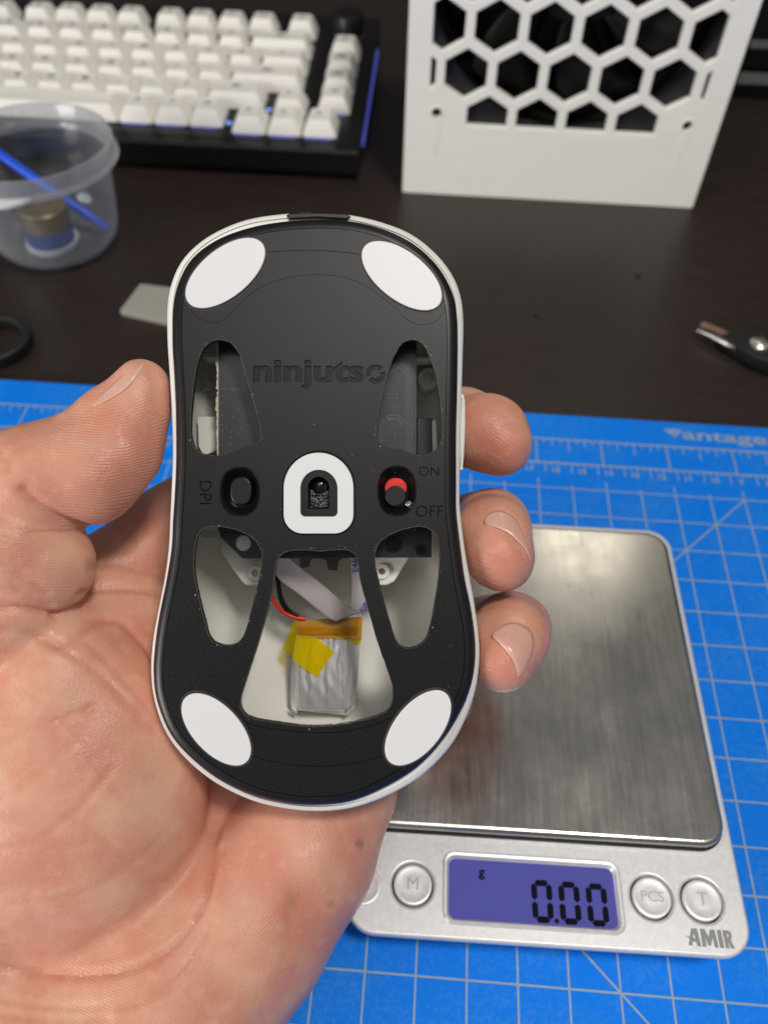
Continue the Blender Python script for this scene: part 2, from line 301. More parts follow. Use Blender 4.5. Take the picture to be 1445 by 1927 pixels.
def area2(L): x, y = L[:, 0], L[:, 1]; return np.sum(x * np.roll(y, -1) - y * np.roll(x, -1)) / 2
def inset(L, d):
    L = np.asarray(L, float)
    t = np.roll(L, -1, 0) - np.roll(L, 1, 0); t /= np.linalg.norm(t, axis=1)[:, None] + 1e-9
    n = np.stack([-t[:, 1], t[:, 0]], 1) * (1 if area2(L) > 0 else -1); return L + n * d
def circle(x, y, r, n=32, ry=None, rot=0.0):
    a = np.linspace(0, 2 * math.pi, n, endpoint=False); p = np.stack([r * np.cos(a), (ry or r) * np.sin(a)], 1)
    c, s = math.cos(rot), math.sin(rot); return p @ np.array([[c, s], [-s, c]]) + np.array([x, y])
def rrect(x0, y0, x1, y1, r, n=6):
    out = []
    for cx, cy, a0 in ((x1 - r, y1 - r, 0), (x0 + r, y1 - r, 90), (x0 + r, y0 + r, 180), (x1 - r, y0 + r, 270)):
        for k in range(n + 1):
            a = math.radians(a0 + 90 * k / n); out.append((cx + r * math.cos(a), cy + r * math.sin(a)))
    return np.array(out)
def loft(name, rings, m, parent=None, cap0=False, cap1=False, smooth=True, closed=True):
    n = len(rings[0]); v = [p for r in rings for p in r]; f = []
    for i in range(len(rings) - 1):
        for j in range(n if closed else n - 1):
            k = (j + 1) % n; f.append((i * n + j, i * n + k, (i + 1) * n + k, (i + 1) * n + j))
    if cap0: f.append(tuple(range(n - 1, -1, -1)))
    if cap1: f.append(tuple(range((len(rings) - 1) * n, len(rings) * n)))
    return raw(name, v, f, m, parent, smooth)
def at_z(L, z): L = np.asarray(L); return np.column_stack([L[:, :2], np.full(len(L), z)])
def lathe(name, prof, m, parent=None, loc=(0, 0, 0), n=48, smooth=True, cap=True):
    a = np.linspace(0, 2 * math.pi, n, endpoint=False)
    return loft(name, [np.column_stack([loc[0] + r * np.cos(a), loc[1] + r * np.sin(a), np.full(n, loc[2] + z)]) for r, z in prof], m, parent, cap and prof[0][0] > 0.01, cap and prof[-1][0] > 0.01, smooth)
def tube(name, pts, r, m, parent=None, n=10, sub=6):
    P = smooth_loop(pts, sub, closed=False); rings = []; T = np.gradient(P, axis=0); T /= np.linalg.norm(T, axis=1)[:, None] + 1e-9
    u = np.cross(T[0], [0.3, 0.2, 0.9]); u /= np.linalg.norm(u); a = np.linspace(0, 2 * math.pi, n, endpoint=False)
    R_ = r if hasattr(r, '__len__') else [r] * len(P); R_ = np.interp(np.linspace(0, 1, len(P)), np.linspace(0, 1, len(R_)), R_)
    for p, t, rr in zip(P, T, R_):
        u = u - t * (u @ t); u /= np.linalg.norm(u); v = np.cross(t, u); rings.append(p + rr * (np.cos(a)[:, None] * u + np.sin(a)[:, None] * v))
    return loft(name, rings, m, parent, True, True)
def box(name, x0, y0, z0, x1, y1, z1, m, parent=None, bevel=0.0, smooth=True):
    if bevel: return flat(name, [rrect(x0, y0, x1, y1, bevel, 3)], z0, z1, m, parent, bevel * 0.9, smooth)
    v = [(x, y, z) for z in (z0, z1) for x, y in ((x0, y0), (x1, y0), (x1, y1), (x0, y1))]
    return raw(name, v, [(3, 2, 1, 0), (4, 5, 6, 7), (0, 1, 5, 4), (1, 2, 6, 5), (2, 3, 7, 6), (3, 0, 4, 7)], m, parent, False)

# ================================================================== THE SETTING: desk
o = raw('desk', [(-1500, -800, 0), (1500, -800, 0), (1500, 900, 0), (-1500, 900, 0), (-1500, -800, -25), (1500, -800, -25), (1500, 900, -25), (-1500, 900, -25)],
        [(0, 1, 2, 3), (7, 6, 5, 4), (4, 5, 1, 0), (5, 6, 2, 1), (6, 7, 3, 2), (7, 4, 0, 3)], 'desk', None, False); o['kind'] = 'structure'
o = raw('wall', [(-2500, 1500, -900), (2500, 1500, -900), (2500, 1500, 2200), (-2500, 1500, 2200)], [(0, 1, 2, 3)], mat('dim_wall', (0.10, 0.10, 0.10), 0.9), None, False); o['kind'] = 'structure'

# ------------------------------------------------------------------ cutting mat
cm = thing('cutting_mat', 'blue cutting mat with pale half inch grid lying on the dark desk', 'cutting mat')
flat('mat_sheet', [rrect(-330, -420, 250, 39.5, 6)], 0.01, 3.0, 'mat', cm, 0.4)
mv, mf = [], []
def strip(x0, y0, x1, y1, wd, z=3.03):
    d = np.array([x1 - x0, y1 - y0], float); d /= np.linalg.norm(d); n = np.array([-d[1], d[0]]) * wd / 2; k = len(mv)
    for q in ((x0 - n[0], y0 - n[1]), (x1 - n[0], y1 - n[1]), (x1 + n[0], y1 + n[1]), (x0 + n[0], y0 + n[1])): mv.append((*q, z))
    mf.append((k, k + 1, k + 2, k + 3))
CELL = 12.7
for i in range(-24, 18):
    strip(i * CELL, 4.3 if i % 2 == 0 else 1.6, i * CELL, -405, 0.5)
for j in range(0, 32): strip(-315, -j * CELL, 235, -j * CELL, 0.5, 3.05)
strip(-315, 25.4, 235, 25.4, 0.8, 3.05); strip(-315, 12.7, 235, 12.7, 0.8, 3.05)
for k in range(-96, 72):
    x = k * CELL / 4
    strip(x, 25.4, x, 25.4 - (12.7 if k % 8 == 0 else 6.4 if k % 4 == 0 else 3.8 if k % 2 == 0 else 2.2), 0.55 if k % 8 == 0 else 0.42, 3.07)
for k in range(-140, 120):
    x = -7.0 + k * 2.5; strip(x, 12.7, x, 12.7 - (5.0 if k % 4 == 0 else 2.2 if k % 2 == 0 else 1.4), 0.4, 3.09)
strip(6 * CELL, 0, -10 * CELL, -16 * CELL, 0.55, 3.11); strip(-6 * CELL, -6 * CELL, 14 * CELL, -26 * CELL, 0.55, 3.11)
raw('grid_line', mv, mf, 'print', cm, False)['kind'] = 'stuff'
for k in range(-22, 15):
    if 17 - k > 0: text('ruler_number', str(17 - k), 3.6, (-3.2 + 10 * k, 8.8, 3.13), 'print', cm, 0.02, 0.10)
raw('logo_mark', [(51, 35.2, 3.04), (58.6, 35.0, 3.04), (55.3, 30.6, 3.04), (54.2, 33.4, 3.045), (56.4, 33.4, 3.045), (55.2, 31.8, 3.045)], [(0, 3, 5, 2), (2, 5, 4, 1), (1, 4, 3, 0)], 'print', cm, False)
text('logo_lettering', 'antage', 8.0, (58.0, 32.6, 3.04), 'print', cm, 0.02, 0.13, rz=math.radians(-0.6), align='LEFT', sx=1.62)

# ------------------------------------------------------------------ digital scale
SX, SY, SR = -8.6, -95.0, math.radians(0.95)
sc_ = thing('digital_scale', 'silver pocket scale reading 0.00 with steel plate and lit display on the blue mat', 'scale', (SX, SY, 3), SR)
def sl(x, y): c, s = math.cos(-SR), math.sin(-SR); dx, dy = x - SX, y - SY; return (c * dx - s * dy, s * dx + c * dy)
BX, BY = 48.9, 64.2; ZT = 16.0
lcd = [sl(*p) for p in ((-32.4, -140.4), (10.1, -139.0), (10.6, -154.4), (-31.9, -155.8))]
lx0, lx1 = np.mean([lcd[0][0], lcd[3][0]]), np.mean([lcd[1][0], lcd[2][0]]); ly1, ly0 = np.mean([lcd[0][1], lcd[1][1]]), np.mean([lcd[2][1], lcd[3][1]])
btn = {'O': sl(-52.9, -149.0), 'M': sl(-40.4, -148.0), 'PCS': sl(18.4, -146.4), 'T': sl(30.7, -146.1)}
outer = rrect(-BX, -BY, BX, BY, 7.5, 8)
flat('case', [outer, rrect(lx0, ly0, lx1, ly1, 2.2, 5)] + [circle(*p, 5.15, 40) for p in btn.values()], 13.3, ZT, 'silver', sc_, 0.7, res=3)
loft('skirt', [at_z(inset(outer, 3.4), 0.8), at_z(inset(outer, 2.6), 1.6), at_z(inset(outer, 1.5), 7.0), at_z(inset(outer, 0.7), 13.25), at_z(inset(outer, 5), 13.28)], 'chrome', sc_, True, True)
box('base_inside', -BX + 6, -BY + 6, 13.3, BX - 6, BY - 6, 13.6, 'case', sc_)
loft('display_bezel', [at_z(rrect(lx0 - 0.9, ly0 - 0.9, lx1 + 0.9, ly1 + 0.9, 3, 6), ZT + 0.02), at_z(rrect(lx0 - 0.5, ly0 - 0.5, lx1 + 0.5, ly1 + 0.5, 2.6, 6), ZT + 0.35), at_z(rrect(lx0 + 0.1, ly0 + 0.1, lx1 - 0.1, ly1 - 0.1, 2.1, 6), ZT + 0.25), at_z(rrect(lx0 + 0.7, ly0 + 0.7, lx1 - 0.7, ly1 - 0.7, 1.8, 6), ZT - 0.9)], 'silver', sc_)
for q0, q1, q2, q3 in ((lx1 - 0.75, ly0 + 0.6, lx1 - 0.2, ly1 - 0.5), (lx0 + 0.2, ly0 + 0.6, lx0 + 0.55, ly1 - 0.5), (lx0 + 0.6, ly1 - 0.5, lx1 - 0.8, ly1 - 0.2)): box('backlight_edge', q0, q1, ZT - 1.0, q2, q3, ZT - 0.96, 'edge', sc_)
disp = flat('display', [rrect(lx0 + 0.15, ly0 + 0.15, lx1 - 0.15, ly1 - 0.15, 2, 5)], ZT - 2.2, ZT - 1.0, 'lcd', sc_)
SEG = {'a': ((0, 1), (1, 1)), 'b': ((1, 1), (1, .5)), 'c': ((1, .5), (1, 0)), 'd': ((0, 0), (1, 0)), 'e': ((0, .5), (0, 0)), 'f': ((0, 1), (0, .5))}
def digit(x, y, w_, h_):
    for k in 'abcdef':
        (ax, ay), (bx_, by_) = SEG[k]; a = np.array([x + ax * w_, y + ay * h_]); b_ = np.array([x + bx_ * w_, y + by_ * h_]); d = b_ - a; L = np.linalg.norm(d); d /= L; n = np.array([-d[1], d[0]]); t = 0.72
        g = 0.16; a2, b2 = a + d * g, b_ - d * g
        flat('display_segment', [[a2, a2 + d * t * .8 + n * t, b2 - d * t * .8 + n * t, b2, b2 - d * t * .8 - n * t, a2 + d * t * .8 - n * t]], ZT - 1.0, ZT - 0.93, 'segment', disp, 0, False)
dx0, dy0 = sl(-10.2, -153.3)
for k in range(3): digit(dx0 + k * 6.75, dy0, 3.7, 8.4)
flat('display_segment', [circle(dx0 + 5.1, dy0 - 0.1, 0.55, 10)], ZT - 1.0, ZT - 0.93, 'segment', disp, 0, False)
gx, gy = sl(-23.3, -143.4); text('display_segment', 'g', 3.3, (gx, gy, ZT - 0.95), 'segment', disp, 0.05, 0.09)
for t, (x, y) in btn.items():
    bo = lathe('button', [(4.75, -2.5), (4.75, 0.15), (4.6, 0.4), (4.2, 0.5), (3.9, 0.42), (2, 0.48), (0.001, 0.5)], 'silver', sc_, (x, y, ZT), 40)
    if t != 'O': text('button_letter', t, 4.3 if len(t) == 1 else 3.5, (x, y, ZT + 0.5), 'letter', bo, 0.3)
    else: text('button_letter', 'O', 4.3, (x, y, ZT + 0.5), 'letter', bo, 0.3)
ax_, ay_ = sl(31.0, -154.5)
AM = [[(-5.2, -1.9), (-4.0, 1.9), (-2.6, 1.9), (-2.2, -2.0), (-3.2, -2.0), (-3.25, -1.15), (-4.1, -0.95), (-4.3, -1.9)], [(-3.6, 0.9), (-3.85, -0.2), (-3.3, -0.3)],
      [(-1.9, -2.0), (-1.9, 1.9), (-0.8, 1.9), (-0.1, 0.2), (0.5, 1.9), (1.6, 1.9), (1.9, -2.0), (0.95, -2.0), (0.85, 0.1), (0.1, -1.7), (-0.5, -1.7), (-1.0, 0.1), (-0.95, -2.0)],
      [(2.2, -2.0), (2.1, 1.9), (3.1, 1.9), (3.25, -2.0)], [(3.6, -2.0), (3.45, 1.9), (4.9, 1.9), (5.45, 1.5), (5.5, 0.5), (5.1, -0.1), (5.75, -2.0), (4.8, -2.0), (4.4, -0.4), (4.45, -2.0)], [(4.4, 1.2), (4.4, 0.4), (4.75, 0.5), (4.75, 1.1)], [(-5.65, 0.15), (-4.6, 0.0), (-4.7, -0.4)]]
flat('brand_lettering', [[(ax_ + p, ay_ + q) for p, q in l] for l in AM], ZT + 0.005, ZT + 0.04, 'greyprint', sc_)
px0, px1 = -46.3, 46.3; fy0 = sl(0, -134.6)[1]; fy1 = sl(0, -34.6)[1]
pl = rrect(px0, fy0, px1, fy1, 6.5, 8)
flat('recess', [inset(pl, -1.2)], ZT - 0.2, ZT + 0.3, 'silver', sc_, 0.15)
flat('recess_lip', [inset(pl, -0.5)], ZT + 0.3, ZT + 0.9, 'case', sc_, 0.1)
flat('weighing_plate', [pl], ZT + 1.0, ZT + 3.8, 'brushed', sc_, 1.3, res=5)

# ------------------------------------------------------------------ keyboard
KU = 19.05; KX0 = -409.0
kb = thing('keyboard', 'black keyboard with white keycaps and a blue light strip on its right side', 'keyboard', (KX0, 226.0, 18.5))
kb.rotation_euler = (math.radians(4.0), 0, 0)
def bar_yz(name, x0, x1, prof, m, parent):
    return raw(name, [(x, y, z) for x in (x0, x1) for y, z in prof], [tuple(range(len(prof)))[::-1], tuple(range(len(prof), 2 * len(prof)))] + [(i, (i + 1) % len(prof), len(prof) + (i + 1) % len(prof), len(prof) + i) for i in range(len(prof))], m, parent, False)
KW = 16.88 * KU
case = bar_yz('case', -12, KW, [(-14.5, 0), (-13.5, 1.2), (135, 1.2), (136, -1), (136, -24), (-2, -13.5), (-12, -13)], 'case', kb)
bar_yz('light_strip', KW + 0.01, KW + 0.9, [(8.5, -9.6), (112, -9.6), (112, -6.6), (8.5, -6.6)], 'led', kb)
box('switch_plate', -2, -8, 1.25, KW - 8, 124, 1.5, 'case', kb)
def keycap(name, x, y, wu, h=9.5, prof=0.0):
    x0, x1 = x + 0.45, x + wu * KU - 0.45; y0, y1 = y + 0.45, y + KU - 0.45; inx = 3.6; rings = []
    def rr(a, b_, c, d, r, z): q = rrect(a, b_, c, d, r, 3); return np.column_stack([q, z + (q[:, 1] - y) * prof])
    v = [rr(x0, y0, x1, y1, 0.8, 2.2), rr(x0 + 0.4, y0 + 0.5, x1 - 0.4, y1 - 0.3, 1.2, 4.2), rr(x0 + inx * .93, y0 + 3.3, x1 - inx * .93, y1 - 1.7, 1.2, h - .4), rr(x0 + inx + .2, y0 + 3.8, x1 - inx - .2, y1 - 2.2, 1.2, h), rr(x0 + inx + 2, y0 + 5.5, x1 - inx - 2, y1 - 4.2, 1.0, h - 0.35)]
    return v
kmesh = {}
def put_key(x, y, wu, row, legend=''):
    h, pf = {0: (10.0, -0.03), 1: (10.2, -0.05), 2: (10.6, -0.09), 3: (11.2, -0.12), 4: (12.2, -0.14), 5: (12.2, -0.14)}[row]
    key = (wu, row)
    if key not in kmesh:
        o = loft('keycap', keycap('k', 0, 0, wu, h, pf), 'key', kb, False, True); kmesh[key] = o.data
    else:
        o = bpy.data.objects.new('keycap', kmesh[key]); COL.objects.link(o); o.parent = kb
    o.location = (x * KU * S, y * KU * S, 0)
    if legend:
        wd = wu * KU
        t = text('legend', legend, 4.4 if len(legend) == 1 else 2.6, (wd / 2 if len(legend) > 1 else wd / 2 - 1, KU / 2 + 2, h + KU / 2 * pf + 0.02), 'ink', o, 0.02, 0.12)
rows = [
    (0, [(0, 1.25, 'ctrl'), (1.25, 1.25, ''), (2.5, 1.25, 'alt'), (3.75, 6.25, ''), (10, 1, 'alt'), (11, 1, 'fn'), (12, 1, 'ctrl')]),
    (1, [(0, 2.25, 'shift')] + [(2.25 + i, 1, c) for i, c in enumerate('ZXCVBNM,./')] + [(12.25, 1.75, 'shift'), (15.5, 1, 'end')]),
    (2, [(0, 1.75, 'caps')] + [(1.75 + i, 1, c) for i, c in enumerate("ASDFGHJKL;'")] + [(12.75, 2.25, 'enter'), (15.5, 1, 'pgdn')]),
    (3, [(0, 1.5, 'tab')] + [(1.5 + i, 1, c) for i, c in enumerate('QWERTYUIOP[]')] + [(13.5, 1.5, '\\'), (15.5, 1, 'pgup')]),
    (4, [(i, 1, c) for i, c in enumerate('`1234567890-=')] + [(13, 2, 'back'), (15.5, 1, 'del')])]
for r, ks in rows:
    for x, wu, c in ks: put_key(x, r, wu, r, c)
for x, c in ((13.25, '<'), (14.25, 'v'), (15.25, '>')): put_key(x, -0.25, 1, 0, c)
put_key(14.25, 0.75, 1, 1, '^')
for x, c in [(0, 'esc')] + [(1.25 + i, f'F{i+1}') for i in range(4)] + [(5.5 + i, f'F{i+5}') for i in range(4)] + [(9.75 + i, f'F{i+9}') for i in range(4)] + [(14, 'prt')]: put_key(x, 5.25, 1, 5, c)
lathe('knob_ring', [(9.6, 1.5), (9.6, 3.2), (9.1, 3.4)], 'steel', kb, (16.0 * KU, 5.75 * KU, 0), 40)
lathe('volume_knob', [(9.0, 3.2), (9.0, 14), (8.3, 15), (0.01, 15)], 'case', kb, (16.0 * KU, 5.75 * KU, 0), 40)
for x, y in ((14.05, 1.05), (13.03, 0.25)): box('key_light', x * KU, y * KU, 1.6, x * KU + 2.6, y * KU + 2.6, 2.0, 'led2', kb)
for x in (10.1, 11.1, 12.1): box('key_light', x * KU, -0.02 * KU, 1.55, x * KU + 14, 0.02 * KU, 1.9, 'led', kb)
for x in (13.35, 14.35, 15.35): box('key_light', x * KU, -0.27 * KU, 1.55, x * KU + 14, -0.23 * KU, 1.9, 'led', kb)
box('key_light', 15.6 * KU, 0.95 * KU, 1.55, 15.6 * KU + 14, 1.0 * KU, 1.9, 'led', kb)

# ------------------------------------------------------------------ white honeycomb fan housing
fp = thing('fan_housing', 'white honeycomb grille panel standing upright in front of a black fan', 'fan grille', (14.2, 211, 0))
UPR = Matrix.Rotation(math.radians(90), 4, 'X')       # xy plane -> xz plane, thickness towards -y
PW = 77.4; WX = 66.0; WZ0 = 37.7; PIT = 24.55; RV = PIT * 0.866
def clip(poly, fn):
    out = []
    for i in range(len(poly)):
        a, b_ = poly[i], poly[(i + 1) % len(poly)]; fa, fb = fn(a), fn(b_)
        if fa >= 0: out.append(a)
        if fa * fb < 0: t = fa / (fa - fb); out.append((a[0] + (b_[0] - a[0]) * t, a[1] + (b_[1] - a[1]) * t))
    return out
holes = []
for r in range(-1, 8):
    zc = 62.3 + r * 21.26
    for c in range(-4, 5):
        xc = 0.1 + c * PIT + (0 if r % 2 == 0 else PIT / 2)
        if r == -1 and abs(xc) > 40: continue
        if r == 7: continue
        hx = [(xc + 11.6 * math.sin(math.radians(60 * k)), zc + 11.6 * math.cos(math.radians(60 * k))) for k in range(6)]
        for fn in (lambda p: WX - p[0], lambda p: p[0] + WX, lambda p: p[1] - WZ0, lambda p: 207 - p[1]):
            hx = clip(hx, fn) if len(hx) > 2 else hx
        if len(hx) > 2 and abs(area2(np.array(hx))) > 8: holes.append(hx)
for sx in (-61.8, 61.8): holes.append(circle(sx, 43.2, 2.6, 20))
flat('front_panel', [rrect(-PW, 0, PW, 214, 1.0, 3)] + holes, 0, 4.0, 'panel', fp, 0.45, xf=UPR)
for sx in (-61.8, 61.8):
    for o in (flat('screw_recess', [circle(sx, 43.2, 3.6, 24), circle(sx, 43.2, 2.6, 24)], 0, 4.25, 'panel', fp, 0.12, xf=UPR),): pass
    q = smooth_loop([(sx - 2.2, 38), (sx - 1.9, 30), (sx, 21), (sx + 1.9, 30), (sx + 2.2, 38), (sx, 39)], 4)
    flat('panel_dent', [q], 3.6, 4.22, 'panel', fp, 0.2, xf=UPR)
    lathe_o = lathe('screw', [(2.2, 0), (2.2, 1.5), (1.0, 1.6), (0.9, 1.0), (0.001, 1.0)], 'steel', fp, (0, 0, 0), 20); lathe_o.data.transform(Matrix.Translation((sx * S, 0.004, 43.2 * S)) @ UPR)
FZ = 105.0
fr_ = flat('fan_frame', [rrect(-70, FZ - 70, 70, FZ + 70, 5), circle(0, FZ, 66.5, 96)], -27, -0.6, 'fan', fp, 0.6, xf=UPR)
ring = [np.array([(r * math.cos(a), -y, FZ + r * math.sin(a)) for a in np.linspace(0, 2 * math.pi, 96, endpoint=False)]) for r, y in ((66.4, 0.8), (66.0, -6), (64.5, -14), (64, -25))]
loft('fan_duct', ring, 'dark', fp)
lathe_o = lathe('fan_hub', [(21, -22), (21, -3), (19.5, -1.5), (0.01, -1.2)], 'dark', fp, (0, 0, 0), 48); lathe_o.data.transform(Matrix.Translation((0, 0, FZ * S)) @ UPR)
bv = []
for i in range(8):
    r = 19 + 44 * i / 7
    for j in range(6):
        a = math.radians(-18 + 36 * j / 5 + 22 * (i / 7) ** 1.5); bv.append((r * math.sin(a), 4 + 13 * j / 5 * (1 - 0.35 * i / 7), FZ - r * math.cos(a) if False else -r * math.cos(a)))
bf = [(i * 6 + j, i * 6 + j + 1, (i + 1) * 6 + j + 1, (i + 1) * 6 + j) for i in range(7) for j in range(5)]
bl = raw('fan_blade', bv, bf, 'dark', fp); bl.location = (0, 0, FZ * S); sm = bl.modifiers.new('thick', 'SOLIDIFY'); sm.thickness = 1.4 * S
for k in range(1, 7):
    c_ = bl.copy(); COL.objects.link(c_); c_.parent = fp; c_.rotation_euler = (0, 2 * math.pi * k / 7, 0)
for a in (25, 115, 205, 295):
    ca, sa = math.cos(math.radians(a)), math.sin(math.radians(a))
    tube('fan_strut', [(20 * ca, 24, FZ + 20 * sa), (45 * ca - 4 * sa, 24, FZ + 45 * sa + 4 * ca), (66 * ca, 24, FZ + 66 * sa)], 2.2, 'dark', fp, 8)
o = raw('cloth_fold', [], [], 'dark', fp); bpy.data.objects.remove(o)
for k, (xa, xb) in enumerate(((-66, -38), (-58, -26), (38, 66), (28, 60))):
    tube('filter_fold', [(xa if k < 2 else xb, 33, FZ - 10), ((xa + xb) / 2 + (-4 if k < 2 else 4), 35, FZ - 40), (xb if k < 2 else xa, 33, FZ - 64)], 4.5, 'dark', fp, 8)
box('rear_cover', -68, 40, FZ - 69, 68, 41.5, FZ + 69, 'fan', fp)

# ------------------------------------------------------------------ deli cup with things in it
CX, CY = -229.3, 142.7
cup = thing('plastic_cup', 'clear milky plastic tub with a wide rim at the left edge of the desk', 'tub', (CX, CY, 0))
prof = [(0.01, 0.4), (15, 0.4), (20.5, 0.3), (26, 2.2), (29.3, 6.5), (30.7, 12), (32.4, 30), (33.4, 41), (34.2, 42.5), (37.6, 42.8), (38.4, 43.6), (38.0, 44.8), (36.8, 45.4), (37.0, 50.8), (36.6, 52), (35.8, 52.1), (35.2, 51.2), (33.9, 43.4), (32.9, 41), (31.8, 30), (30.0, 12), (28.6, 7), (25.6, 3.0), (20.3, 1.2), (15, 1.2), (0.01, 1.2)]
o = lathe('tub_wall', prof[:8] + prof[-9:], 'milky', cup, n=96)
lathe('tub_rim', [(33.4, 41)] + prof[8:17] + [(33.9, 43.4), (33.4, 41.2)], 'milkyrim', cup, n=96, cap=False)
tab = smooth_loop([(-9, -35.6), (-5, -40.5), (2, -41.5), (8, -38), (11, -34.6), (2, -36)], 5)
flat('rim_tab', [tab], 42.3, 44.6, 'foot', cup, 0.4)
jar = thing('small_jar', 'small brown jar with a blue base inside the plastic tub', 'jar', (CX - 2, CY - 3, 1.25))
lathe('jar_base', [(12.0, 0), (12.6, 1.2), (12.6, 3)], 'foot', jar); lathe('jar_body', [(11.2, 3), (11.4, 11), (11.0, 11.4)], 'bluetin', jar); lathe('jar_lid', [(11.5, 11.4), (11.6, 20), (10.8, 21), (0.01, 21)], 'brass', jar)
rod = tube('blue_stick', [(CX - 34, CY + 22, 38), (CX - 2, CY + 11, 22), (CX + 24, CY + 5, 6.5)], 2.2, 'blue_rod', None, 12); tag(rod, 'bright blue stick leaning inside the plastic tub', 'stick')

# ------------------------------------------------------------------ small things on the desk
a = np.linspace(0, 2 * math.pi, 64, endpoint=False)
def ringpts(r, z): return np.column_stack([-231.5 + r * np.cos(a), 62.6 + r * np.sin(a), np.full(64, z)])
o = loft('rubber_ring', [ringpts(*q) for q in ((12.2, 0.1), (15.3, 0.1), (16.0, 1.0), (16.0, 5.6), (15.3, 6.2), (12.6, 6.2), (12.0, 5.6), (12.0, 0.6), (12.2, 0.1))], 'rubber'); tag(o, 'black rubber ring lying on the desk at the left edge above the blue mat', 'ring')
o = flat('foam_piece', [[(-183.5, 88.8), (-158, 82.6), (-151, 106), (-179.6, 109.0)]], 0.1, 3.4, 'foam', None, 0.3); tag(o, 'flat grey foam block lying on the desk left of the mouse', 'foam block')
for x, y, r, lab in ((55, 142.5, 1.3, 'tiny dark crumb on the desk below the white grille, the farther one'), (4.2, 107, 1.2, 'tiny dark crumb on the desk closest to the mouse front'), (-217.5, 124.0, 3.0, 'dark scrap on the desk touching the clear tub')):
    pts = [np.array([(x + r * q * (1 + .3 * math.sin(3 * t + k)) * math.cos(t), y + r * q * math.sin(t), z) for t in np.linspace(0, 2 * math.pi, 10, endpoint=False)]) for k, (q, z) in enumerate(((0.9, 0.05), (1, 0.5), (0.6, 1.0)))]
    tag(loft('crumb', pts, 'crumb', None, True, True), lab, 'crumb')
pw = thing('wire_cutter', 'black handled wire cutters with a shiny pivot at the right edge of the desk', 'pliers', (97.5, 85.5, 0))
tube('jaw', [(-22.8, 12.2, 4.5), (-17, 7.5, 5), (-11, 2.6, 5), (-6, 0, 5)], [0.7, 1.1, 1.5, 2.0], 'steel', pw, 10)
tube('jaw', [(-19.5, 18.0, 3.2), (-14, 12.8, 4), (-9, 7.4, 4.5)], [1.6, 1.8, 2.0], 'copper', pw, 10)
flat('joint', [[(-13.5, 7), (-12, 3), (-7, -2.5), (-3, -7), (10, -14), (34, -30), (42, -24), (24, -8), (15, -2), (16, 3), (40, 5), (40, 13), (14, 11), (4, 11.5), (-7, 10)]], 1.0, 7.5, 'rubber', pw, 0.7)
lathe('pivot', [(4.3, 0), (4.2, 0.9), (3.4, 1.7), (1.5, 2.2), (0.01, 2.3)], 'pivot', pw, (1.0, 0.8, 7.3), 32)
tube('handle', [(5, 3, 4.5), (18, 2, 5), (40, 6, 5), (70, 4, 5)], [5, 6, 6.5, 6], 'rubber', pw, 12)
tube('handle', [(4, -3, 4.5), (16, -12, 5), (36, -26, 5), (62, -46, 5)], [4.5, 5.5, 6, 5.5], 'rubber', pw, 12)
eq = thing('desk_device', 'black device with a grey front strip at the right edge behind the white grille', 'device', (138, 342, 0))
flat('device_body', [rrect(-3, 0, 180, 90, 4)], 0.1, 60, 'dark', eq, 2.0)
box('front_strip', 0, -0.8, 9, 178, -0.05, 15.5, 'grey', eq); box('front_ridge', 0, -1.4, 19, 178, -0.05, 22, 'dark', eq); box('front_ridge', 0, -1.2, 30, 178, -0.05, 34, 'grey', eq)
bpy.data.objects[-1] if False else None

# ================================================================== the hand-held frame: x right, y up, z towards the viewer; z = 0 is the mouse underside
HELD = CAMW @ Matrix.Translation((0, 0, -DPL * S))
def C(px, py, z=0.0): d = DPL - z; return np.array([(px - 722.5) / FPX * d, -(py - 963.5) / FPX * d, z])
MB = C(600, 963.5, 0)
def m2(pts, z=0.0): return np.array([(C(x, y, z) - MB)[:2] for x, y in pts])     # measured photo points -> mouse plane
def m3(pts): return np.array([C(x, y, z) - MB for x, y, z in pts])
mouse = thing('computer_mouse', 'white and black computer mouse held up to show its cut-out underside', 'computer mouse', mw=HELD @ Matrix.Translation(Vector(MB) * S))

white_o = m2([(599,400),(528,403),(457,415.5),(391,446),(346.5,486),(324,530.5),(315.5,575),(315.5,640),(320,708),(324,778.6),(326,849.5),(324,911),(321,980),(318.5,1030),(312,1082.5),(300.5,1142),(289,1206),(285.5,1260.6),(291.4,1315.5),(312,1375),(348.5,1425),(403.3,1470.8),(471.9,1505),(535.8,1521),(599.8,1526.5),(663.7,1520),(727.7,1498),(791.6,1461.6),(846.4,1406.8),(878.4,1347.4),(896.7,1288),(902.6,1224),(894.4,1146.4),(883,1082.5),(873.9,1027.6),(867,972.8),(864.6,933.6),(865.5,867),(867,805),(869,734),(871,663.4),(872,601.4),(866.8,557),(851.3,517.3),(820.3,477.4),(776,442),(722.9,419.9),(660.9,405)], -5)
black_o = m2([(599,414.5),(528,419),(466,431),(408.4,453),(364,486),(339.8,526),(328,570),(325.5,640),(329,707.7),(332,778.6),(332.5,867),(329.6,933.6),(326.5,980),(324,1030),(314.3,1091.6),(300.6,1160),(292.8,1215),(290,1265),(296,1315.5),(318.8,1375),(355.4,1420.5),(407.9,1461.6),(471.9,1493.6),(535.8,1509.6),(595.2,1514.2),(659.2,1507.3),(718.6,1484.5),(782.5,1445.7),(832.8,1393.1),(867,1338.3),(887.6,1283.5),(894.4,1224),(887.6,1155.6),(873.9,1087),(864.7,1018.5),(858.5,963.7),(858,933.6),(858,880),(858,822.9),(860,734),(861,645.7),(859.3,592.6),(851.3,552.7),(831.4,512.9),(802.6,479.6),(767,453),(718.4,431),(660.9,417.6)], -2.2)
NR = 220
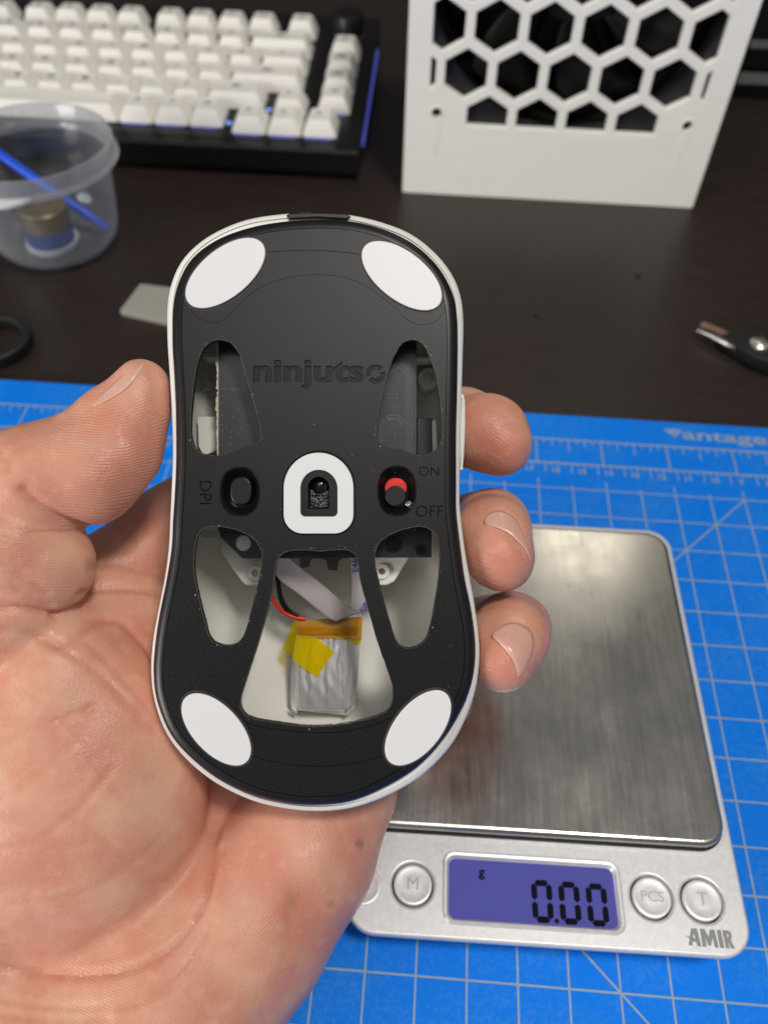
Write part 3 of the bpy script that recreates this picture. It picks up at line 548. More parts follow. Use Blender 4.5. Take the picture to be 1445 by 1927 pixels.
WO = resample(smooth_loop(white_o, 8), NR); BO = resample(smooth_loop(black_o, 8), NR)
BO = np.roll(BO, -int(np.argmin(np.linalg.norm(BO - WO[0], axis=1))), 0)
# white shell: rim, side wall, hump
cy_ = -8.0; rings = []
def hump(y): return 27.0 + 9.5 * math.exp(-((y + 18) / 34.0) ** 2) - 3.0 * max(0, (y - 20) / 40) ** 2
sh = inset(WO, 0.05)
rings += [at_z(inset(BO, 0.5), -4.6), at_z(BO * 0.97 + WO * 0.03, -3.5), at_z(BO * 0.8 + WO * 0.2, -3.4), at_z(BO * 0.35 + WO * 0.65, -3.75), at_z(BO * 0.1 + WO * 0.9, -4.4), at_z(WO, -5.5)]
ctr = np.array([0.5, cy_])
for t in np.linspace(0.02, 1, 17):
    g = math.sin(t * math.pi / 2); k = max(0.0, 1 - t ** 2.6) ** 0.5 if t < 1 else 0.03
    sub = math.sin(g * math.pi) * 1.6
    P = ctr + (inset(WO, 0.02 + (1.2 * math.sin(math.pi * min(t * 2.2, 1))) * np.clip(1 - np.abs(WO[:, 1:2] - 5) / 40, 0, 1)) - ctr) * max(k, 0.03)
    rings.append(np.column_stack([P, [-5.5 - (hump(y) - 5.5) * g ** 1.15 for y in P[:, 1]]]))
sh_o = loft('shell', rings, 'white', mouse, False, True)
# inner skin of the shell (what the cut-outs show)
rin = [at_z(inset(WO, 1.55), -3.2), at_z(inset(WO, 1.7), -6)]
for t in np.linspace(0.05, 1, 15):
    g = math.sin(t * math.pi / 2); k = max(0.03, max(0.0, 1 - t ** 2.6) ** 0.5 if t < 1 else 0.03)
    P = ctr + (inset(WO, 1.7) - ctr) * k
    rin.append(np.column_stack([P, [-6 - (hump(y) - 8.0) * g ** 1.15 for y in P[:, 1]]]))
loft('shell_lining', [r[::-1] for r in rin], 'inner', mouse, False, True)
# black base: rolled edge, then the flat plate with its cut-outs
ring = [at_z(inset(BO, 2.5), -2.4)]
ring += [at_z(inset(BO, 2.25 - 2.25 * math.sin(q)), -0.12 - 2.1 * (1 - math.cos(q))) for q in np.linspace(0, math.pi / 2, 9)]
ring += [at_z(BO, -4.0), at_z(inset(BO, 1.2), -4.2)]
loft('base_rim', ring, 'roll', mouse)
def cutline(pts, n=9, jit=0.022):
    L = smooth_loop(m2(pts), n); k = len(L); nz_ = rng.randn(k); nz_ = (nz_ + np.roll(nz_, 1)) / 1.6
    d = inset(L, 1.0) - L; return L + d * (nz_ * jit)[:, None]
z3 = lambda L: [(280 + x / 2.258, 380 + y / 2.258) for x, y in L]
z4 = lambda L: [(280 + x / 2.189, 950 + y / 2.189) for x, y in L]
wins = [cutline(z3([(245,612),(272,592),(305,586),(350,600),(385,650),(410,730),(440,830),(466,930),(476,990),(460,1022),(390,1045),(340,1066),(300,1077),(250,1073),(205,1055),(184,1010),(179,930),(190,800),(205,700),(225,640)])),
        cutline(z3([(1048,645),(1075,603),(1105,588),(1135,587),(1170,612),(1200,680),(1225,760),(1240,880),(1245,960),(1235,1030),(1200,1065),(1150,1077),(1080,1055),(1010,1035),(972,1012),(968,965),(985,860),(1010,750),(1032,680)])),
        cutline(z4([(190,190),(202,130),(235,95),(290,90),(370,107),(430,140),(460,180),(466,230),(450,320),(420,440),(390,540),(350,575),(300,577),(255,550),(230,470),(205,370),(188,275)])),
        cutline(z4([(935,190),(958,148),(1020,112),(1090,92),(1142,94),(1185,130),(1196,200),(1192,300),(1170,440),(1145,540),(1110,580),(1060,590),(1020,560),(990,470),(955,340),(933,245)])),
        cutline(z4([(526,240),(545,208),(580,190),(640,186),(700,192),(760,187),(820,188),(856,218),(870,310),(900,420),(940,560),(985,690),(1004,755),(995,830),(945,868),(850,895),(750,910),(650,912),(540,900),(430,880),(388,852),(380,800),(410,700),(455,560),(495,420),(516,320)]))]
PO = inset(BO, 2.42)
dpi_o = m2([(451.4 + 37.5 * math.copysign(abs(math.cos(t)) ** .8, math.cos(t)), 925.2 + 45.8 * math.copysign(abs(math.sin(t)) ** .9, math.sin(t))) for t in np.linspace(0, 2 * math.pi, 56, endpoint=False)])
sw_o = m2([(746.5 + 36 * math.copysign(abs(math.cos(t)) ** .8, math.cos(t)), 924 + 47 * math.copysign(abs(math.sin(t)) ** .9, math.sin(t))) for t in np.linspace(0, 2 * math.pi, 56, endpoint=False)])
def arch(x0, x1, y0, y1, r, n=10):
    """photo-pixel arch outline: round top, rounded bottom corners"""
    cx, rx = (x0 + x1) / 2, (x1 - x0) / 2; L = [(cx - rx * math.cos(a), y0 + rx * 1.02 - rx * 1.02 * math.sin(a)) for a in np.linspace(0, math.pi, 24)]
    L += [(x1 - r + r * math.cos(a), y1 - r + r * math.sin(a)) for a in np.linspace(0, math.pi / 2, n)] + [(x0 + r - r * math.sin(a), y1 - r + r * math.cos(a)) for a in np.linspace(0, math.pi / 2, n)]
    return L
moat = m2(arch(531.5, 668.5, 848, 1007, 38)); padin = m2(arch(563.5, 637.5, 881, 974, 9)); eye = m2(arch(579.5, 619.5, 897, 958, 2))
padout = m2(arch(534.5, 665.5, 852, 1004, 36)); padhole = m2(arch(566, 635.5, 884.5, 972, 9))
def groove(pts, wd=0.10, closed=False):
    L = smooth_loop(m2(pts), 8, closed); t = np.gradient(L, axis=0); t /= np.linalg.norm(t, axis=1)[:, None]; n = np.stack([-t[:, 1], t[:, 0]], 1) * wd / 2
    return np.vstack([L + n, (L - n)[::-1]])
grooves = [groove(z3([(500,214),(560,209),(640,206),(720,206),(800,211),(895,222)])),
           groove(z3([(178,458),(200,485),(240,505),(285,512),(330,492),(400,420),(460,372),(540,335),(640,314),(730,309),(820,318),(900,345),(970,390),(1040,445),(1090,495),(1130,517),(1175,522),(1222,505),(1252,465),(1257,430)]), 0.07),
           groove(z4([(432,1036),(500,1056),(580,1070),(700,1077),(820,1068),(900,1052),(972,1034)])),
           groove(z4([(395,893),(450,912),(540,927),(640,936),(700,938),(800,934),(900,914),(980,885),(1030,858)]), 0.12)]
engr = loops_of_text('ninjuts', 6.0, m2([(581, 705.5)])[0], width=m2([(685, 0)])[0][0] - m2([(476.5, 0)])[0][0], bold=0.24, ys=0.75)
oc = m2([(706.8, 704)])[0]
def arcband(a0, a1, r0, r1):
    A = np.radians(np.linspace(a0, a1, 16)); return np.vstack([np.stack([r1 * np.cos(A), r1 * np.sin(A)], 1), np.stack([r0 * np.cos(A), r0 * np.sin(A)], 1)[::-1]]) + oc
engr += [arcband(40, 196, 0.93, 1.92), arcband(220, 376, 0.93, 1.92)]
engr += loops_of_text('ON', 3.0, m2([(807, 887)])[0], width=4.0, bold=-0.03) + loops_of_text('OFF', 3.0, m2([(808, 962)])[0], width=5.5, bold=-0.03)
engr += loops_of_text('DPI', 3.0, m2([(387, 927)])[0], width=4.6, bold=-0.03, rz=math.radians(-90))
XF = None
flat('face_plate', [PO] + wins + [dpi_o, sw_o, moat] + grooves + engr, -0.42, 0.0, 'black', mouse)
flat('bottom_plate', [inset(BO, 2.3)] + [inset(w_, -0.03) for w_ in wins] + [inset(dpi_o, -.02), inset(sw_o, -.02), eye], -1.7, -0.42, 'recess', mouse)
flat('sensor_surround', [padin, eye], -0.418, -0.02, 'black', mouse)
for k, w_ in enumerate(wins):
    r0 = np.column_stack([inset(w_, 0.0) , np.full(len(w_), 0.012) + rng.rand(len(w_)) * 0.02]); wv = 0.05 + 0.10 * rng.rand(len(w_))
    d = inset(w_, 1.0) - w_
    r1 = np.column_stack([w_ - d * (wv[:, None] + 0.03), np.full(len(w_), 0.004)]); r2 = np.column_stack([w_ + d * wv[:, None] * 0.5, np.full(len(w_), -0.5) - 0.5 * rng.rand(len(w_))])
    loft('cut_edge', [r1, r0, r2], 'cut', mouse)
# white glides
def ell(cx, cy, a_, b_, deg): c = m2([(cx, cy)])[0]; k = DPL / FPX; return circle(c[0], c[1], a_ * k, 72, b_ * k, math.radians(deg))
for cx, cy, a_, b_, dg_ in ((425.3, 515, 89, 45.5, 39), (756, 520, 89, 45, -38), (408.4, 1371.5, 83.5, 44, -47), (786.3, 1368.5, 83.5, 44, 51.5)):
    flat('glide_recess', [ell(cx, cy, a_ + 4.5, b_ + 4.0, dg_), ell(cx, cy, a_ + 1.2, b_ + 1.2, dg_)], -0.1, 0.03, 'cut', mouse)
    flat('glide', [ell(cx, cy, a_, b_, dg_)], 0.004, 0.62, 'foot', mouse, 0.2, res=3)
flat('sensor_glide', [padout, padhole], -0.41, 0.55, mat('white_glide_ring', (0.66, 0.70, 0.70), 0.45), mouse, 0.14)
# wells, button, switch
def well(name, L, k, z1, m):
    c = L.mean(0); return loft(name, [at_z(inset(L, -0.12), 0.03), at_z(inset(L, 0.1), 0.02), at_z(inset(L, 0.35), -0.25), at_z(c + (L - c) * ((1 + k) / 2), -1.0), at_z(c + (L - c) * k, -1.75), at_z(c + (L - c) * k, z1)], m, mouse)
flat('switch_floor', [inset(sw_o, 0.8)], -3.5, -3.1, 'gloss', mouse)
well('button_well', dpi_o, 0.66, -3.2, 'gloss'); well('switch_well', sw_o, 0.64, -3.2, 'gloss')
bo = m2([(452.7 + 20.5 * math.copysign(abs(math.cos(t)) ** .75, math.cos(t)), 923.6 + 26.5 * math.copysign(abs(math.sin(t)) ** .85, math.sin(t))) for t in np.linspace(0, 2 * math.pi, 48, endpoint=False)])
flat('dpi_button', [bo], -3.0, -0.55, 'black', mouse, 0.3); flat('well_floor', [circle(*(m2([(452, 925)])[0]), 4.2, 32)], -3.6, -3.1, 'gloss', mouse)
c = m2([(745, 917)])[0]
flat('power_switch', [circle(c[0], c[1], 2.15, 40, 1.9)], -3.4, -1.9, 'red', mouse)
k = m2([(744, 933)])[0]; flat('switch_knob', [circle(k[0], k[1], 2.05, 40)], -3.0, -0.6, 'black', mouse, 0.15)
q = m2([(769, 948)])[0]; o = lathe('well_pip', [(0.62, 0), (0.62, 0.3), (0.48, 0.42), (0.36, 0.3), (0.30, 0.02), (0.01, 0.0)], 'steel', mouse, (q[0], q[1], -0.75), 20)
# optical sensor
e0 = m2([(599.5, 914)])[0]
flat('sensor_block', [inset(eye, -0.4)], -4.2, -3.2, 'gloss', mouse)
loft('sensor_opening', [at_z(eye, -0.42), at_z(inset(eye, 0.05), -3.2)], 'gloss', mouse)
lathe('sensor_lens', [(2.05, 0), (1.9, 0.6), (1.4, 1.15), (0.7, 1.4), (0.01, 1.5)], 'gloss', mouse, (e0[0], e0[1], -3.2), 32)
prism = mat('sensor_prism', (0.03, 0.03, 0.032), 0.12, spec=0.9, bump=(1300, 1.0, 0.7))
for y0, y1, zz in ((922, 932, -2.2), (932, 944, -2.6), (944, 955, -2.0)):
    p0, p1 = m2([(582, y1), (617, y0)]); box('prism', p0[0], p0[1], -3.2, p1[0], p1[1], zz, prism, mouse, 0.12)
# circuit board seen through the front cut-outs
ZB = -7.0
pb = m2([(411, 560), (783.5, 560), (783.5, 1000), (411, 1000)], ZB)
pcb = flat('circuit_board', [pb], ZB - 1.0, ZB, 'pcb', mouse)
ed = []
for y in np.linspace(600, 1000, 90): ed.append((408.2 + 1.2 * rng.randn(), y))
flat('board_edge', [np.vstack([m2(ed, ZB), m2([(411.5, 1000), (411.5, 600)], ZB)])], ZB - 0.9, ZB + 0.05, 'pcbedge', pcb)
u1 = lambda L: [(340 + x / 5.355, 620 + y / 5.355) for x, y in L]; u2 = lambda L: [(690 + x / 5.07, 620 + y / 5.07) for x, y in L]
vias = u1([(455,262),(490,262),(525,262),(560,262),(595,262),(518,615),(552,615),(590,617),(630,618),(666,618),(665,540),(665,575),(415,675),(415,738),(415,868),(415,965),(418,1015),(418,1078),(420,1168),(464,992),(513,1032),(513,1097),(505,1162),(580,1048),(532,885),(580,805),(612,990),(727,1078)])
vias += u2([(202,543),(243,545),(285,545),(202,582),(243,582),(285,582),(202,622),(243,622),(285,655),(202,660),(243,660),(285,622),(255,738),(294,738),(335,738),(255,774),(294,774),(335,774),(165,870),(208,870),(252,870),(165,905),(208,905),(252,905),(180,985),(263,997),(330,997),(263,1050),(328,1078),(263,1102),(437,790),(437,860),(437,915),(437,990),(437,1072),(437,1142),(418,660),(418,705),(280,430),(250,400),(268,450)])
vl, ff = [], []
for x, y in vias:
    c = m2([(x, y)], ZB)[0]; k0 = len(vl)
    for r, z in ((0.24, 0.0), (0.21, 0.07), (0.11, 0.07), (0.09, 0.0)):
        for t in range(8): vl.append((c[0] + r * math.cos(t * math.pi / 4), c[1] + r * math.sin(t * math.pi / 4), ZB + 0.005 + z))
    for r in range(3):
        for t in range(8): ff.append((k0 + r * 8 + t, k0 + r * 8 + (t + 1) % 8, k0 + (r + 1) * 8 + (t + 1) % 8, k0 + (r + 1) * 8 + t))
raw('via', vl, ff, 'trace', pcb)['kind'] = 'stuff'
def trace(pts, wd=0.14, z=0.03): flat('board_trace', [groove_z(pts, wd)], ZB, ZB + z, 'trace', pcb)
def groove_z(pts, wd):
    L = m2(pts, ZB); t = np.gradient(L, axis=0); t /= np.linalg.norm(t, axis=1)[:, None]; n = np.stack([-t[:, 1], t[:, 0]], 1) * wd / 2; return np.vstack([L + n, (L - n)[::-1]])
trace(u2([(205, 852), (290, 852), (348, 912)]), 0.2); trace(u2([(215, 820), (300, 820), (378, 897)]), 0.2); trace(u2([(205, 820), (190, 836), (205, 852)]), 0.2)
for x in (372, 390, 405, 428): trace(u2([(x, 430), (x, 700), (x, 1180)]), 0.1)
for x in (120, 133, 150): trace(u2([(x, 860), (x, 1000), (x, 1080)]), 0.1)
trace(u2([(350, 430), (380, 380), (400, 345)]), 0.16); trace(u2([(385, 430), (405, 395), (425, 365)]), 0.16)
trace(u1([(385, 275), (480, 275), (600, 276)]), 0.1); trace(u1([(385, 598), (500, 598), (640, 600)]), 0.1); trace(u1([(643, 420), (643, 500), (643, 600)]), 0.1)
flat('board_shield', [m2(u1([(385, 277), (640, 277), (642, 597), (385, 596)]), ZB)], ZB, ZB + 0.04, mat('board_pad', (0.030, 0.031, 0.034), 0.3), pcb)
# black cross bracket with posts, white bosses
ZK = -8.5
br = m2([(414.8, 940), (414.8, 1010), (456, 1050.5), (563, 1051), (564.5, 1068), (570, 1069), (576, 1067.5), (580, 1067), (583, 1055), (588, 1051.5), (606, 1051.5), (614, 1055), (617, 1073), (634, 1074), (636, 1058), (642, 1052), (650, 1050), (812, 1049), (812, 940)], ZK)
flat('cross_bracket', [br, circle(*m2([(457.5, 1022)], ZK)[0], 1.75, 32)], ZK - 2.2, ZK, 'case', mouse, 0.1)
lip = m2([(515, 1051), (655, 1051), (655, 1049.4), (515, 1049.4)], ZK); flat('bracket_lip', [lip], ZK - 0.2, ZK + 0.06, 'cut', mouse)
p = m3([(457.5, 1022, ZK - 1.2)])[0]; lathe('screw_post', [(1.74, -6), (1.74, 0), (1.6, 0.12), (0.25, 0.12), (0.2, 0.0), (0.01, 0.0)], 'inner', mouse, tuple(p), 32)
p = m3([(740.5, 1023, ZK)])[0]; lathe('post_ring', [(1.95, 0), (1.9, 0.22), (1.7, 0.22), (1.62, -1.0), (0.01, -1.0)], 'gloss', mouse, tuple(p), 40)
p = m3([(792, 1034, ZK)])[0]; lathe('post_ring', [(1.25, 0), (1.2, 0.1), (1.05, 0.1), (1.0, -0.3), (0.01, -0.3)], 'gloss', mouse, tuple(p), 32)
flat('side_switch', [m2([(784, 787), (812.5, 787), (813, 870), (784, 870)], -9)], -14, -9, 'case', mouse, 0.2)
ZI = -16.0
for s, pts in ((1, [(416, 990), (416, 1039), (420, 1046), (457, 1097), (464, 1102), (512, 1102), (512, 990)]), (-1, [(690, 990), (690, 1101), (728, 1101), (742, 1094), (768, 1052), (775, 1040), (775, 990)])):
    L = m2(pts, ZI); pt = flat('inner_bracket', [L], ZI - 2.5, ZI, 'inner', mouse, 0.25)
    hx = (481.5, 1078.5) if s > 0 else (719, 1075); c = m2([hx], ZI)[0]
    flat('boss', [circle(c[0], c[1], 1.7, 28), circle(c[0], c[1], 0.72, 20)], ZI, ZI + 0.8, 'inner', pt, 0.15); flat('boss_hole', [circle(c[0], c[1], 0.74, 20)], ZI - .1, ZI + 0.1, 'brass', pt)
    c = m2([(452.6, 1068.5) if s > 0 else (746, 1066)], ZI)[0]; flat('ejector_mark', [circle(c[0], c[1], 1.0, 28), circle(c[0], c[1], 0.85, 28)], ZI, ZI + 0.06, 'inner', pt)
for pts, z, h in (([(372, 784), (411, 784), (411, 846), (384, 858), (374, 840)], -13, 1.0), ([(384, 664), (412, 664), (412, 672), (384, 674)], -11, 6), ([(783, 670), (815, 672), (815, 676), (783, 678)], -11, 6), ([(812, 792), (820, 790), (823, 846), (813, 858)], -10, 3), ([(380, 1000), (413, 1000), (413, 1012), (378, 1014)], -13, 2)):
    flat('shell_rib', [m2(pts, z)], z - h, z, 'inner', mouse, 0.15)
for x, y in ((374, 718), (806, 712)):
    p = m3([(x, y, -19)])[0]; lathe('shell_boss', [(2.6, -6), (2.5, 0), (2.3, 0.25), (1.2, 0.25), (1.1, -1), (0.01, -1)], 'inner', mouse, tuple(p), 32)
# battery
ZC = -23.0
b5 = lambda L: [(500 + x / 5.354, 1020 + y / 5.354) for x, y in L]
bl_ = [(283, 810), (270, 1000), (250, 1300), (240, 1640), (300, 1715), (360, 1708), (480, 1728), (620, 1738), (740, 1752), (800, 1762), (905, 1640), (925, 1400), (945, 1100), (960, 800), (600, 790)]
L0 = resample(m2(b5(bl_), ZC), 90); bt = [at_z(L0, ZC - 2.6), at_z(L0, ZC - 1.2), at_z(inset(L0, 0.45), ZC - 0.9), at_z(inset(L0, 1.0), ZC - 0.5)]
L1 = resample(rrect(*m2(b5([(345, 1670)]), ZC)[0], *m2(b5([(850, 830)]), ZC)[0], 1.1, 6), 90)
def align(A, B_): k = np.argmin(np.linalg.norm(B_ - A[0], axis=1)); B_ = np.roll(B_, -k, 0); return B_ if (area2(A) > 0) == (area2(B_) > 0) else np.roll(B_[::-1], 1, 0)
L1 = align(L0, L1); bt += [at_z(inset(L1, -0.3), ZC + 1.2), at_z(L1, ZC + 2.0), at_z(inset(L1, 0.4), ZC + 2.3)]
bat = loft('battery', bt, 'foil', mouse, True, True)
fx0, fy0 = L1.min(0) + 0.35; fx1, fy1 = L1.max(0) - 0.35; fv, ffc = [], []; NX, NY = 44, 30
for i in range(NY + 1):
    for j in range(NX + 1):
        u, v_ = j / NX, i / NY; X = fx0 + (fx1 - fx0) * u; Y = fy0 + (fy1 - fy0) * v_; e = min(1, 8 * min(u, 1 - u)) * min(1, 8 * min(v_, 1 - v_))
        zz = 0.16 * math.sin(1.55 * X + 0.9 * math.sin(0.23 * Y) + 0.5) + 0.09 * math.sin(3.3 * X - 0.17 * Y + 1.2 * math.sin(0.5 * Y)) + 0.05 * math.sin(1.3 * Y + 2.0 * X)
        fv.append((X, Y, ZC + 2.32 + e * (0.2 + zz)))
for i in range(NY):
    for j in range(NX): k = i * (NX + 1) + j; ffc.append((k, k + 1, k + NX + 2, k + NX + 1))
raw('foil_face', fv, ffc, 'foilface', bat)
for pts in ([(255, 1650), (310, 1690), (322, 1728), (300, 1722), (262, 1690)], [(900, 1640), (820, 1705), (800, 1750), (830, 1740), (885, 1690)]):
    flat('pouch_fold', [m2(b5(pts), ZC)], ZC - 0.4, ZC + 0.35, 'foil', bat, 0.12)
zt = ZC + 2.9
def sheet(name, pts, m, parent, n=10, th=0.0):
    """quad patch p00,p10,p11,p01 with z, gently rippled"""
    a_, b_, c_, d_ = [np.array(p) for p in m3(pts)]; v, f = [], []
    for i in range(n + 1):
        for j in range(n + 1):
            s_, t_ = i / n, j / n; v.append((a_ * (1 - s_) + b_ * s_) * (1 - t_) + (d_ * (1 - s_) + c_ * s_) * t_ + np.array([0, 0, 0.07 * math.sin(9 * s_ + 4 * t_)]))
    for i in range(n):
        for j in range(n): k = i * (n + 1) + j; f.append((k, k + n + 1, k + n + 2, k + 1))
    return raw(name, v, f, m, parent)
sheet('kapton_tape', [(*b5([(300, 790)])[0], zt - 1.0), (*b5([(975, 752)])[0], zt - 1.2), (*b5([(965, 985)])[0], zt - 0.3), (*b5([(310, 965)])[0], zt)], 'tape2', bat)
sheet('kapton_tape', [(*b5([(640, 955)])[0], zt), (*b5([(970, 960)])[0], zt - 0.4), (*b5([(947, 1040)])[0], zt - 1.6), (*b5([(860, 1000)])[0], zt)], 'tape', bat)
sheet('kapton_tape', [(*b5([(320, 850)])[0], zt + .1), (*b5([(930, 850)])[0], zt + .1), (*b5([(930, 930)])[0], zt + .12), (*b5([(320, 935)])[0], zt + .12)], 'tape2', bat)
sheet('kapton_tape', [(*b5([(275, 940)])[0], zt + 0.1), (*b5([(500, 962)])[0], zt + 0.15), (*b5([(690, 1105)])[0], zt + 0.15), (*b5([(515, 1368)])[0], zt + 0.12)], 'tape', bat) if False else None
v = m3([(*b5([q_])[0], zt + 0.14) for q_ in ((300, 940), (505, 962), (690, 1105), (515, 1368), (272, 1188))]); raw('kapton_flap', v, [(4, 3, 2, 1, 0)], 'tape', bat, False)
sheet('kapton_flap', [(*b5([(285, 790)])[0], zt - 0.8), (*b5([(320, 800)])[0], zt - .2), (*b5([(268, 1145)])[0], zt - 2.5), (*b5([(170, 1088)])[0], zt - 4.3)], 'tape', bat)
# wires and ribbon cable
tube('red_wire', m3([(480, 1075, -17), (*b5([(70, 580)])[0], -19), (*b5([(170, 700)])[0], -20), (*b5([(290, 758)])[0], -20.5), (*b5([(400, 775)])[0], -21)]), 0.45, 'redwire', mouse, 12)
tube('black_wire', m3([(520, 1060, -17), (*b5([(135, 420)])[0], -18), (*b5([(160, 560)])[0], -19), (*b5([(230, 680)])[0], -20), (*b5([(330, 745)])[0], -20.5)]), 0.40, 'case', mouse, 12)
tube('black_wire', m3([(516, 1066, -18), (*b5([(122, 440)])[0], -19), (*b5([(150, 590)])[0], -20), (*b5([(225, 705)])[0], -20.7), (*b5([(320, 758)])[0], -21)]), 0.36, 'case', mouse, 12)
def ribbon(name, left, right, n=24):
    A, B_ = smooth_loop(m3(left), 6, False), smooth_loop(m3(right), 6, False)
    A, B_ = [np.stack([np.interp(np.linspace(0, 1, n), np.linspace(0, 1, len(q)), q[:, k]) for k in range(3)], 1) for q in (A, B_)]
    W_ = 12; v = [a_ * (1 - t) + b_ * t for a_, b_ in zip(A, B_) for t in np.linspace(0, 1, W_ + 1)]
    f = [(i * (W_ + 1) + j, i * (W_ + 1) + j + 1, (i + 1) * (W_ + 1) + j + 1, (i + 1) * (W_ + 1) + j) for i in range(n - 1) for j in range(W_)]
    o = raw(name, v, f, 'ribbon', mouse); uvl = o.data.uv_layers.new(name='UVMap')
    for lp in o.data.loops: vi = lp.vertex_index; uvl.data[lp.index].uv = ((vi % (W_ + 1)) / W_, (vi // (W_ + 1)) / n)
    s_ = o.modifiers.new('thick', 'SOLIDIFY'); s_.thickness = 0.18 * S; return o
R5 = lambda x, y, z: (*b5([(x, y)])[0], z)
ribbon('ribbon_cable', [R5(20, 20, -11), R5(110, 340, -13), R5(330, 520, -15), R5(520, 675, -17), R5(630, 765, -18), R5(715, 796, -18.6)], [R5(200, 60, -11), R5(262, 168, -12.5), R5(480, 345, -14.5), R5(680, 520, -16.5), R5(850, 668, -17.5), R5(905, 714, -17.8)])
rb = ribbon('ribbon_cable', [R5(862, 80, -14), R5(862, 240, -15), R5(868, 450, -16.5), R5(845, 665, -18), R5(780, 760, -19.2), R5(712, 800, -19.2)], [R5(960, 80, -14), R5(985, 240, -15), R5(1010, 450, -16.5), R5(1030, 640, -18), R5(960, 712, -18.8), R5(905, 716, -18.6)])
me_c = (m3([R5(902, 235, -14.6)])[0]); text('cable_print', 'E46', 2.0, tuple(me_c + np.array([0, 0, 0.4])), 'blueprint', rb, 0.02, 0.02, rz=math.radians(97))
me_c = (m3([R5(1000, 655, -17.6)])[0]); text('cable_print', 'AW', 2.0, tuple(me_c + np.array([0, 0, 0.6])), 'blueprint', rb, 0.02, 0.02, rz=math.radians(58))
# front port, side button
fp_ = m2([(541, 410), (548, 407), (600, 405.5), (652, 408), (660, 412), (655, 419), (600, 416), (546, 418)], -4.5)
flat('front_port', [fp_], -8, -2.6, 'roll', mouse, 0.3); flat('port_seam', [m2([(590, 403.5), (606, 403.5), (606, 406.5), (590, 406.5)], -3.5)], -7, -3, 'case', mouse)
sb = smooth_loop(m2([(866, 748), (869.5, 750), (873, 757), (873.5, 800), (871.5, 850), (868.5, 880), (864, 882), (862, 815)], -8), 5)
flat('side_button', [sb], -13, -5.5, 'white', mouse, 0.5)
# lint on the underside
lv, lf = [], []
for _ in range(170):
    L_ = PO[rng.randint(NR)] * (0.15 + 0.85 * rng.rand()) if rng.rand() < .4 else None
    if L_ is None:
        w_ = wins[rng.randint(5)]; q = w_[rng.randint(len(w_))]; L_ = q - (inset(w_, 1.0)[np.argmin(np.abs(w_ - q).sum(1))] - q) * (0.1 + 0.5 * rng.rand())
    r = 0.03 + 0.04 * rng.rand() ** 2; k = len(lv); a_ = rng.rand() * 3.14; dx, dy = math.cos(a_) * r * (1 + 2 * rng.rand()), math.sin(a_) * r
    for q in ((-dx, -dy, 0.01), (dy, -dx, 0.02), (dx, dy, 0.01), (-dy, dx, 0.02), (0, 0, 0.05)): lv.append((L_[0] + q[0], L_[1] + q[1], q[2]))
    lf += [(k, k + 1, k + 4), (k + 1, k + 2, k + 4), (k + 2, k + 3, k + 4), (k + 3, k, k + 4)]
raw('lint', lv, lf, mat('lint', (0.30, 0.28, 0.26), 0.9), mouse, False)['kind'] = 'stuff'

# ================================================================== the hand (one continuous surface from a smooth distance field)
def cone(a_, b_, k=3.0): return ('c', C(*a_[:3]), C(*b_[:3]), a_[3], b_[3], k)
def sph(a_, k=3.0): return ('c', C(*a_[:3]), C(*a_[:3]) + np.array([1e-3, 0, 0]), a_[3], a_[3], k)
def ell3(px, py, z, rx, ry, rz, k=4.0, rot=0.0): return ('e', C(px, py, z), np.array([rx, ry, rz], float), rot, k)
def chain(pts, k=3.0): return [cone(pts[i], pts[i + 1], k) for i in range(len(pts) - 1)]
G = {}
G['thumb_tip'] = chain([(268, 729, -9, 5.8), (206, 795, -9.5, 6.9), (110, 862, -10, 7.8), (0, 917, -10, 9.6), (-90, 960, -10, 11)], 2.5) + chain([(264, 776, -8.5, 6.4), (226, 845, -8, 8.3), (172, 890, -7.5, 10), (80, 905, -8, 11), (-40, 930, -9, 12)], 3.0)
G['thumb_base'] = chain([(92, 1062, -9, 9.6), (30, 1030, -9, 12.5), (-90, 1020, -10, 15)], 4) + [sph((60, 1090, -9, 8.5), 3), cone((20, 1150, -12, 13), (-100, 1150, -14, 18), 3)]
G['palm'] = ([ell3(124, 1500, -17, 31, 37, 21.5, 3)] + [cone((-60, 1300, -18, 18), (-90, 1700, -18, 24), 5), sph((120, 1265, -14, 13), 6), sph((215, 1330, -20, 14), 6)] +
    chain([(640, 1485, -30, 13.5), (556, 1612, -25, 17), (452, 1740, -22, 20), (340, 1835, -20, 23.5), (190, 1990, -18, 27), (0, 2200, -16, 30)], 5) +
    [cone((430, 1560, -35, 15), (340, 1780, -28, 18), 4), cone((300, 1850, -20, 18), (60, 1900, -18, 22), 6)] +
    chain([(160, 1195, -26, 12.5), (240, 1190, -33, 12.5), (330, 1240, -40, 13), (420, 1350, -48, 14)], 6) +
    chain([(225, 1075, -38, 11.2), (321, 1001, -42, 10.8), (430, 915, -47, 10.4)], 4) + [cone((225, 1100, -36, 11), (250, 1260, -32, 13), 6), sph((180, 1110, -32, 9.5), 5)] +
    [cone((380, 1150, -52, 12), (480, 1480, -50, 15), 6), cone((520, 1120, -56, 12), (620, 1460, -48, 14), 6), cone((300, 1250, -44, 14), (400, 1500, -40, 16), 6)])
G['index_finger'] = chain([(430, 915, -48, 10.4), (640, 830, -54, 10), (770, 812, -50, 9.8), (868, 803, -29, 9.3)], 3) + [cone((880, 810, -25, 8.3), (918, 816, -19, 8.5), 3.0), cone((918, 816, -19, 8.5), (942, 836, -16.5, 6.9), 2)]
